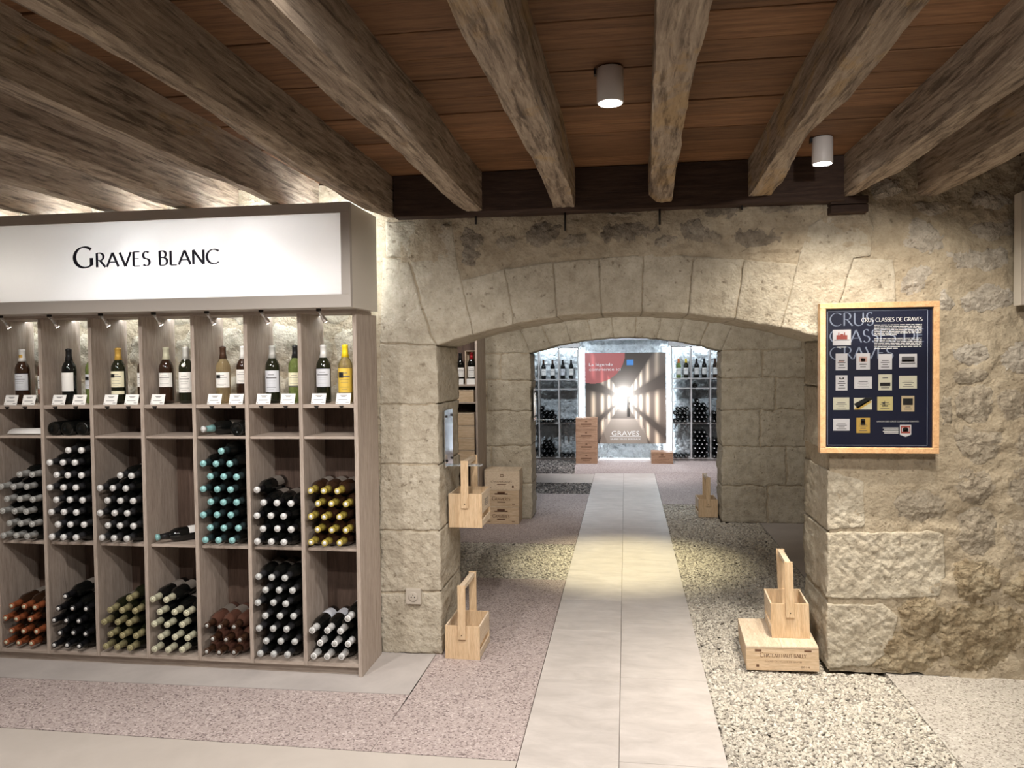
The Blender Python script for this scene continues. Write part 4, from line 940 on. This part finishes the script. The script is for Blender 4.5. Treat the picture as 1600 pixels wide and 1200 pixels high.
bracket('clear bracket on the left jamb of the second arch', -.924, 7.86, 8.05, .985, 1.305, .19)
# three stacked crates at the second arch's left pier
G3 = 'pine crates stacked at the second arch'
crate('bottom crate of the stack of three, dark crest and printed end', (-1.383, 7.53, 0), .345, .235, .172, 0, 'pinex', (('roman', 'GRAVIERES', .17, .062, .034, .17), ('bar', '', .17, .040, .010, .08), ('bar', '', .05, .02, .006, .03), ('bar', '', .29, .02, .008, .03), ('bar', '', .17, .125, .024, .075), ('bar', '', .17, .119, .012, .13)), G3)
crate('middle crate of the stack of three, reddish upper board', (-1.380, 7.53, .1725), .345, .235, .166, 0, 'pinex', (('roman', 'GRAVIERES', .17, .060, .034, .18), ('bar', '', .17, .038, .010, .08), ('bar', '', .05, .02, .006, .03), ('bar', '', .29, .02, .008, .03), ('bar', '', .17, .122, .022, .075), ('bar', '', .17, .116, .012, .13)), G3)
crate('top crate of the stack of three, pale with a small round crest', (-1.374, 7.53, .339), .345, .235, .19, 0, 'piney', (('roman', 'CHATEAU', .12, .068, .018, .11), ('roman', 'GRAVES', .225, .068, .018, .09), ('bar', '', .17, .045, .008, .09), ('bar', '', .05, .012, .006, .035), ('bar', '', .28, .018, .02, .018)), G3, badge=True)

# rack against the second wall with display bottles and crates
X2 = [-2.3, -2.01, -1.717, -1.417]
rack('grey wooden rack against the second wall, seen past the left jamb', X2, 7.35, 7.775, (1.37, 1.20, .62, .067), 2.25, 'rack', 'rackx', True)
box('back_board', -2.27, -1.40, 7.762, 7.774, 1.37, 2.25, 'rackback', bpy.data.objects['wine_rack.001']); bpy.data.objects['back_board'].location = (-bpy.data.objects['wine_rack.001'].location.x, -bpy.data.objects['wine_rack.001'].location.y, 0)
bottle((-1.585, 7.47, 1.37), 'g_black', 'black', 'dark bottle standing on the grey rack beside the boxed bottle', None, None, ('paper', .07, .16, 1.25, 'text'), .2)
bx = empty('gift_box', (-1.475, 7.47, 1.37), label='open white gift box standing on the grey rack', category='box')
for a, b, c_, d, e, f in ((-.052, -.046, -.05, .05, 0, .322), (.046, .052, -.05, .05, 0, .322), (-.046, .046, .044, .05, 0, .322), (-.046, .046, -.05, .044, .316, .322), (-.046, .046, -.05, .044, 0, .004)): box('box_wall', a, b, c_, d, e, f, 'piney', bx)
bottle((-1.475, 7.465, 1.3745), 'g_black', 'red', 'dark bottle with red capsule inside the open gift box', None, None, ('paper', .06, .165, 1.25, 'text'), .2)
for x, lt in ((-1.575, 'pale crate end lying alone on the upper shelf of the grey rack'),): crate(lt, (-1.69, 7.37, 1.2005), .25, .36, .115, 0, 'pinex')
for k in range(4): crate(['lowest', 'second', 'third', 'topmost'][k] + ' plain crate of the pile inside the grey rack', (-1.69, 7.385, .6205 + .119 * k), .25, .35, .1155, 0, 'pinex', (), 'plain crates piled in the grey rack')
for i, x in enumerate((-1.585, -1.475)): 
    c = empty('price_card', (x + .01, 7.37, 1.37), label=('white price card before the loose bottle' if i == 0 else 'white price card before the boxed bottle') + ' on the grey rack', category='card', group='price cards on the grey rack'); box('card', -.04, .04, 0, .002, 0, .055, 'white', c)

# ------------------------------------------------------------------ far room
XL = [-1.70, -1.381, -1.064, -.755]; XR = [.700, .992, 1.282, 1.572]; FY = 12.45; FL = (1.285, 1.13, .588, .045)
rack('far left grey rack without a back, bottles before the lit rock', XL, FY, 12.66, FL, 1.765, 'rackgrey', 'rackgrey', False)
rack('far right grey rack without a back, filled with dark bottles', XR, FY, 12.66, FL, 1.765, 'rackgrey', 'rackgrey', False)
for (a, b, l_) in ((-2.1, -.72, 'grey edged white sign box over the far left rack'), (.665, 2.05, 'grey edged white sign box over the far right rack')):
    s_, o_ = sign_box(l_, a, b, 12.36, 12.66, 1.785, 2.2, (.05, .05, .05), 'rackgrey')
for a, b in ((-1.68, -.76), (.72, 1.56)):
    m_ = empty('light_strip', ((a + b) / 2, 12.61, 1.765), label='cool light strip behind the far ' + ('left' if a < 0 else 'right') + ' rack', category='lamp')
    box('tube', a - (a + b) / 2, b - (a + b) / 2, 0, .02, -.012, .003, 'ledcool', m_)
m_ = empty('light_strip', (0, 12.56, 0), label='cool light strip on the floor under the poster', category='lamp'); box('tube', -.42, .36, 0, .03, 0, .02, 'ledfloor', m_)
m_ = empty('light_strip', (0, 12.56, 1.93), label='cool light strip hidden above the poster', category='lamp'); box('tube', -.62, .62, 0, .03, 0, .02, 'ledcool', m_)
for sx, nm in ((-.70, 'left'), (.665, 'right')):
    m_ = empty('light_strip', (sx, 12.63, 0), label=f'upright cool light strip {nm} of the poster', category='lamp'); box('tube', -.01, .01, 0, .02, 0.0, 1.75, 'ledcool', m_)
FARG = {}
def far_pile(Xr, bay, z, rows, side, bayname, cap, tip, word, tight=False):
    rr = random.Random(int(z * 50) + bay)
    for r_, (kind, slots) in enumerate(rows):
        for s_ in slots:
            pt, sc = (.0695, .93) if tight else (.078, 1.0)
            x = Xr[bay] + .0204 + .040 * sc + pt * s_ + (.037 if kind == 'R' else 0)
            bottle((x, 12.64 if cap != 'base' else 12.465, z + .0376 * sc + .0665 * sc * r_), 'g_black', 'black' if cap == 'base' else cap,
                   f'dark bottle in the far {side} rack, {bayname}, {word} pile, {ROW[r_]}, ' + ('first', 'second', 'third', 'fourth')[s_], f'dark bottles piled in the far {side} rack', tip, None, 0, 'out', 0, sc, .236, 2 if side == 'left' else 1)
Z3, Z4 = FL[2], FL[3]
A4 = (0, 1, 2, 3)
far_pile(XL, 2, Z3, [('L', A4)], 'left', 'bay beside the crates', 'black', 'pale', 'upper', True)
far_pile(XL, 2, Z4, [('L', A3)], 'left', 'bay beside the crates', 'black', 'pale', 'lower')
far_pile(XL, 1, Z3, [L3, R3, ('L', (0, 1, 2)), ('L', (0,))], 'left', 'middle bay', 'black', 'silver', 'upper')
far_pile(XL, 1, Z4, [L3, R3, L3, ('R', (0, 1))], 'left', 'middle bay', 'black', 'silver', 'lower')
far_pile(XL, 0, Z4, [L3, R3], 'left', 'outer bay', 'black', 'silver', 'lower')
far_pile(XR, 0, Z3, [L3, R3, L3, R3], 'right', 'bay beside the poster', 'black', 'silver', 'upper', True)
far_pile(XR, 0, Z4, [L3], 'right', 'bay beside the poster', 'black', 'silver', 'lower')
far_pile(XR, 1, Z3, [L3, R3, L3, R3, L3, ('R', (0,))], 'right', 'middle bay', 'black', 'white', 'upper', True)
far_pile(XR, 1, Z4, [L3, R3, L3, R3, L3, R3, ('L', (0, 1, 2))], 'right', 'middle bay', 'black', 'white', 'lower', True)
far_pile(XR, 2, Z3, [('L', (0, 1)), ('R', (0, 1)), ('L', (0, 1))], 'right', 'outer bay', 'black', 'white', 'upper', True)
far_pile(XR, 2, Z4, [('L', (0, 1)), ('R', (0, 1)), ('L', (0, 1)), ('R', (0, 1)), ('L', (0, 1))], 'right', 'outer bay', 'black', 'white', 'lower', True)
bottle((1.06, 12.47, FL[1] + .0376), 'g_black', 'black', 'single dark bottle lying on the far right rack top shelf', None, None, None, 0, 'in')
for x, gl, cp, lb, nm in ((-1.479, 'g_black', 'black', 'paper', 'outer bay of the far left rack'), (-1.303, 'g_black', 'brown', 'paper', 'middle bay of the far left rack, outer one'), (-1.158, 'g_black', 'brown', 'paper', 'middle bay of the far left rack, inner one'), (-.994, 'g_black', 'black', 'silver', 'bay by the crates, outer one'), (-.86, 'g_black', 'black', 'paper', 'bay by the crates, inner one'),
                          (.818, 'g_green', 'orange', 'paper', 'bay by the poster, orange capsule'), (.932, 'g_olive', 'yellow', 'paper', 'bay by the poster, yellow capsule'), (1.093, 'g_black', 'black', 'paper', 'far right rack middle bay, first'), (1.21, 'g_black', 'black', 'paper', 'far right rack middle bay, second'), (1.376, 'g_brown', 'brown', 'paper', 'far right rack outer bay')):
    bottle((x, 12.55, FL[0]), gl, cp, 'bottle standing in ' + nm, 'bottles standing on the far racks', None, (lb, .05, .16, 1.25, 'band'), .1)
for k in range(4): crate(['bottom', 'second lowest', 'third lowest', 'topmost'][k] + ' brown crate of the tall stack beside the barrel poster', (-.765 + .003 * (k % 2), 12.0, .1745 * k), .325, .30, .174, 0, 'cedar', (('bar', '', .16, .07, .022, .16), ('bar', '', .16, .045, .008, .12), ('bar', '', .16, .115, .02, .03)), 'brown crates stacked by the poster', 'cedar')
crate('single brown crate on the floor right of the barrel poster', (.375, 12.05, 0), .325, .30, .176, 0, 'cedar', (('sans', 'LA LOUVIERE', .163, .055, .026, .20), ('bar', '', .16, .10, .012, .10), ('bar', '', .16, .125, .03, .04)), None, 'cedar')

# barrel cellar poster: a flat print of two receding rows of casks
def barrel_print(u, v):
    du, dv = u - .475, v - .50; d = abs(du) + .004; r = dv / d; base = np.array((104, 92, 83.)) * (1 + .25 * du)
    band = 0.0
    for rc, hw in ((-.95, .42), (.22, .46), (1.18, .34)):
        if d > .06: band = max(band, 1 - abs((r - rc * (1.0 if rc > 0 else 1.0)) / hw) ** 4) if abs(r - rc) < hw else band
    k = math.log(d + .02) * (8.5 if du < 0 else 9.5)
    st = (0.5 + .5 * math.sin(k * 2.2)) ** 2
    fade = min(1, max(0, 1.5 - d * (2.2 if dv > -.1 else 3.4)))
    c = base * (0.75 + .35 * band) + np.array((170, 155, 130.)) * band * st * (.35 + .65 * fade)
    if abs(du) < .16 + dv * .28 and dv > .22: c = c * .4 + np.array((150, 138, 126.)) * .75
    g = math.exp(-((du / .085) ** 2 + ((dv + .0) / .095) ** 2)); g2 = math.exp(-((du / .25) ** 2 + (dv / .28) ** 2))
    c = c + np.array((255, 250, 240.)) * (1.4 * g + .55 * g2)
    if -.01 < du - .055 < .03 and -.02 < dv < .2: c = c * .45
    if math.hypot((u - .10) / .40, (v + .0) / .335) < 1: c = np.array((206, 120, 116.)) * (.9 + .25 * st * band)
    if .52 < u < .60 and .075 < v < .135: c = np.array((92, 150, 216.))
    return np.clip(c, 0, 255)
pw, ph = 1.252, 1.42
pt_ = empty('barrel_poster', (-.635, 12.40, .268), label='large lit poster of receding wine barrels on the far rock wall', category='poster')
nx, ny = 132, 150; vs = [(pw * i / nx, 0, ph * j / ny) for i in range(nx + 1) for j in range(ny + 1)]
fs = [(i * (ny + 1) + j, (i + 1) * (ny + 1) + j, (i + 1) * (ny + 1) + j + 1, i * (ny + 1) + j + 1) for i in range(nx) for j in range(ny)]
mb = MB(); mb.add(vs, fs)
t = NT('barrel_print'); at = t.n('ShaderNodeAttribute'); at.attribute_name = 'print'; t.l(at.outputs['Color'], t.b.inputs['Base Color']); t.b.inputs['Roughness'].default_value = .4
po = mb.obj('print', t.m, pt_); A = po.data.attributes.new('print', 'FLOAT_COLOR', 'POINT')
A.data.foreach_set('color', np.array([srgb(*barrel_print(x / pw, 1 - z / ph)) for x, y, z in vs], dtype=np.float32).ravel())
box('board', 0, pw, .001, .012, 0, ph, 'white', pt_)
mb = MB(); f = lambda px, py: (pw * (px - 508) / 557, ph * (858 - py) / 626)
for tx, px, py, h_, wd_, ce in (('La légende', 537, 321, .066, .37, False), ('commence ici', 537, 354, .066, .49, False), ('GRAVES', 785, 803, .105, .43, True), ('GRAND VIN DE BORDEAUX', 785, 832, .036, .47, True)):
    x, z = f(px, py); mb = MB(); put_text(mb, tx, x, -.001, z, h_, wd_, 0, ce); mb.obj('lettering', 'white', pt_)
x, z = f(785, 811); mb = MB(); mb.box(x - .24, x + .24, -.001, 0, z, z + .008); mb.obj('rule', 'white', pt_)
for x in (.08, pw - .08):
    for z in (.10, ph - .10): MB().tube([(x, .010, z), (x, .285, z)], .010, 10).obj('standoff', 'chrome', pt_)

# ------------------------------------------------------------------ framed poster of labels
fx0, fx1, fz0, fz1, fy = .946, 1.497, 1.121, 1.859, 4.045
fp = empty('framed_poster', ((fx0 + fx1) / 2, fy, fz0), label='navy framed poster of wine labels hung on the right pier', category='poster')
ox = (fx0 + fx1) / 2
P = lambda px, py: (fx0 - ox + (px - 90) / 872 * (fx1 - fx0), (fz1 - fz0) - (py - 55) / 1103 * (fz1 - fz0))
fw_ = .0275; hw, H_ = (fx1 - fx0) / 2, fz1 - fz0
for a, b, c_, d in ((-hw, hw, H_ - fw_, H_), (-hw, hw, 0, fw_), (-hw, -hw + fw_, fw_, H_ - fw_), (hw - fw_, hw, fw_, H_ - fw_)): box('frame_rail', a, b, 0, .05, c_, d, 'framewood', fp, .002)
box('print', -hw + fw_, hw - fw_, .018, .022, fw_, H_ - fw_, 'poster', fp)
def flat(mb, x0, y0, x1, y1, lvl=0, m=0):
    a, b = P(x0, y1); c_, d = P(x1, y0); y = .0178 - lvl * .0003; mb.add([(a, y, b), (c_, y, b), (c_, y, d), (a, y, d)], [(0, 1, 2, 3)], m)
mb = MB()
for q in ((150, 113, 886, 117), (150, 1098, 886, 1102), (150, 113, 154, 1102), (882, 113, 886, 1102)): flat(mb, *q)
mb.obj('border_line', 'greyblue', fp)
def rtext(s_, x0, x1, ytop, ybot, mat, lvl, thick=.11, thin=.03):
    h = P(0, ytop)[1] - P(0, ybot)[1]; ch, wd = roman(s_, h, None, thick, thin, .05, .08); a, z = P(x0, ybot); k = (P(x1, 0)[0] - a) / wd
    mb = MB(); ch.v = [(u * k, 0, w_) for u, v, w_ in ch.v]; put_mb(mb, ch, a, .0178 - lvl * .0003, z); return mb.obj('lettering', mat, fp)
rtext('CRUS', 168, 500, 128, 222, 'greyblue', 1); rtext('CLASSES DE', 168, 865, 252, 345, 'greyblue', 1); rtext('GRAVES', 168, 645, 378, 468, 'greyblue', 1)
rtext('CRUS CLASSES DE GRAVES', 403, 848, 168, 196, 'white', 2, .16, .06)
mb = MB(); rs = random.Random(2)
for k in range(7):
    for y0 in (218, 317):
        x = 497; y = y0 + k * 12
        while x < (842 if k < 6 else 640): w_ = rs.uniform(14, 44); flat(mb, x, y, min(x + w_, 842), y + 5, 2); x += w_ + 6
for k in range(4): flat(mb, 562 + (k % 2) * 8, 970 + 12 * k, 675, 977 + 12 * k, 2)
flat(mb, 222, 374, 290, 382, 2)
mb.obj('small_print', 'white', fp)
mb = MB(); a, z = P(517, 930); put_text(mb, 'UNION DES CRUS CLASSES DE GRAVES', a, .0172, z, (P(0, 918)[1] - z) * 1.3, P(822, 0)[0] - a); mb.obj('lettering', 'white', fp)
M['tan'] = plain('tan_card', srgb(206, 186, 150), .6); M['card'] = plain('white_card', srgb(226, 224, 226), .6); M['cardcream'] = plain('cream_card', srgb(222, 218, 196), .6); M['cardyel'] = plain('straw_card', srgb(214, 200, 140), .6); M['cardgold'] = plain('gold_card', srgb(208, 172, 84), .6)
M['redink'] = plain('red_ink', srgb(170, 84, 74), .6); M['palered'] = plain('pale_red_ink', srgb(206, 170, 160), .6)
CARDS = [((190, 250, 325, 365), 'card', 'house'), ((212, 425, 300, 548), 'card', 'red'), ((364, 425, 465, 545), 'card', 'roundred'), ((527, 432, 627, 545), 'card', 'text'), ((679, 433, 808, 532), 'card', 'view'),
         ((212, 585, 300, 696), 'card', 'crest'), ((349, 596, 481, 684), 'card', 'text'), ((527, 580, 627, 697), 'cardcream', 'scene'), ((679, 592, 808, 685), 'cardcream', 'text'),
         ((194, 748, 314, 840), 'cardcream', 'text'), ((347, 752, 481, 838), 'cardcream', 'diag'), ((520, 744, 633, 845), 'cardyel', 'ship'), ((696, 739, 790, 853), 'tan', 'scene'),
         ((194, 905, 316, 993), 'card', 'text'), ((366, 898, 466, 1010), 'cardgold', 'shield')]
for (x0, y0, x1, y1), mt, kd in CARDS:
    mb = MB(); a, b = P(x0, y1); c_, d = P(x1, y0); mb.box(a, c_, .0165, .018, b, d, 0)
    w_, h_ = x1 - x0, y1 - y0; F = lambda u0, v0, u1, v1, m=1: flat(mb, x0 + u0 * w_, y0 + v0 * h_, x0 + u1 * w_, y0 + v1 * h_, 6, m)
    if kd in ('text', 'crest', 'red', 'shield', 'ship'):
        for v, l_ in ((.40, .5), (.52, .66), (.66, .4), (.82, .6)): F(.5 - l_ / 2, v, .5 + l_ / 2, v + .045)
    if kd == 'house': F(.2, .35, .8, .62, 2); F(.3, .18, .36, .36, 2); F(.62, .18, .68, .36, 2); F(.42, .28, .58, .36, 2); F(.08, .64, .92, .68, 1)
    if kd == 'roundred': F(.2, .2, .8, .52, 3); F(.34, .3, .66, .5, 2); F(.25, .64, .75, .7); F(.3, .8, .7, .84)
    if kd == 'red': F(.25, .45, .7, .52, 3)
    if kd == 'view': F(.14, .2, .86, .58, 1); F(.14, .46, .86, .58, 3); F(.1, .66, .9, .72)
    if kd == 'crest': F(.3, .14, .42, .26, 4); F(.58, .14, .7, .26, 4); F(.42, .2, .58, .28, 1)
    if kd == 'scene': F(.12, .16 if mt == 'tan' else .52, .88, .58 if mt == 'tan' else .74, 4); F(.2, .82, .8, .87); F(.3, .68 if mt == 'tan' else .2, .7, .73 if mt == 'tan' else .25)
    if kd == 'ship': F(.47, .3, .5, .64, 4); F(.3, .62, .7, .68, 4); F(.34, .38, .46, .58, 1)
    if kd == 'shield': F(.32, .08, .66, .48, 4); F(.4, .2, .58, .34, 2)
    if kd == 'diag':
        y = .0178 - .0018
        Q = lambda u, v: (P(x0 + u * w_, 0)[0], y, P(0, y0 + v * h_)[1])
        mb.add([Q(.0, .5), Q(.62, 0), Q(1, 0), Q(1, .15), Q(.2, .92)], [(4, 3, 2, 1, 0)], 4); mb.add([Q(.02, .93), Q(.8, .2), Q(1, .34), Q(.3, 1), Q(.06, 1)], [(4, 3, 2, 1, 0)], 5)
    mb.obj('label_card', (mt, 'ink', 'redink', 'palered', 'black', 'cardgold'), fp)
mb = MB(); flat(mb, 685, 950, 768, 1022, 4, 0); flat(mb, 692, 957, 761, 1012, 5, 1); flat(mb, 700, 970, 753, 1000, 6, 0); flat(mb, 712, 962, 740, 1006, 6, 1)
for q in ((705, 975, 715, 1000), (738, 975, 748, 1000), (720, 968, 733, 985)): flat(mb, *q, 7, 2)
a = .0178 - .0012; p1, p2, p3 = P(685, 1022), P(768, 1022), P(727, 1038); mb.add([(p1[0], a, p1[1]), (p3[0], a, p3[1]), (p2[0], a, p2[1])], [(0, 1, 2)], 0)
mb.obj('emblem', ('card', 'redink', 'black'), fp)
box('pane', -hw + fw_, hw - fw_, .012, .0135, fw_, H_ - fw_, 'pane', fp)

# ------------------------------------------------------------------ ceiling lamps, socket
for i, (x, y) in enumerate(LAMPS1):
    l_ = empty('ceiling_lamp', (x, y, 2.572), label=('white cylinder lamp on the boards above the walk' if i == 0 else 'white cylinder lamp near the wall above the framed poster'), category='lamp', group='white cylinder ceiling lamps')
    MB().lathe([(.0435, -.115), (.0445, -.113), (.0445, -.002), (.043, 0)], 28).obj('housing', 'lampbody', l_); MB().lathe([(.039, -.1175), (.039, -.1155)], 24).obj('lens', 'lampglow', l_)
    box('mount', -.054, -.046, -.012, .012, -.02, 0, 'iron', l_)
s = empty('wall_socket', (-1.150, 4.118, .322), label='grey round-pin wall socket low on the left pier', category='socket')
box('plate', -.042, .042, -.012, .03, -.042, .042, 'socket', s, .003)
MB().lathe([(.026, 0), (.026, .003), (.021, .004)], 24, 0, Matrix.Translation((0, -.0125, 0)) @ Matrix.Rotation(PI / 2, 4, 'X')).obj('ring', 'socket', s)
mb = MB()
for dx, dz_, r_ in ((-.009, -.002, .0032), (.009, -.002, .0032), (0, .010, .0026)): mb.lathe([(r_, 0), (r_, .001)], 10, 0, Matrix.Translation((dx, -.0166, dz_)) @ Matrix.Rotation(PI / 2, 4, 'X'))
mb.obj('pin_holes', 'black', s)
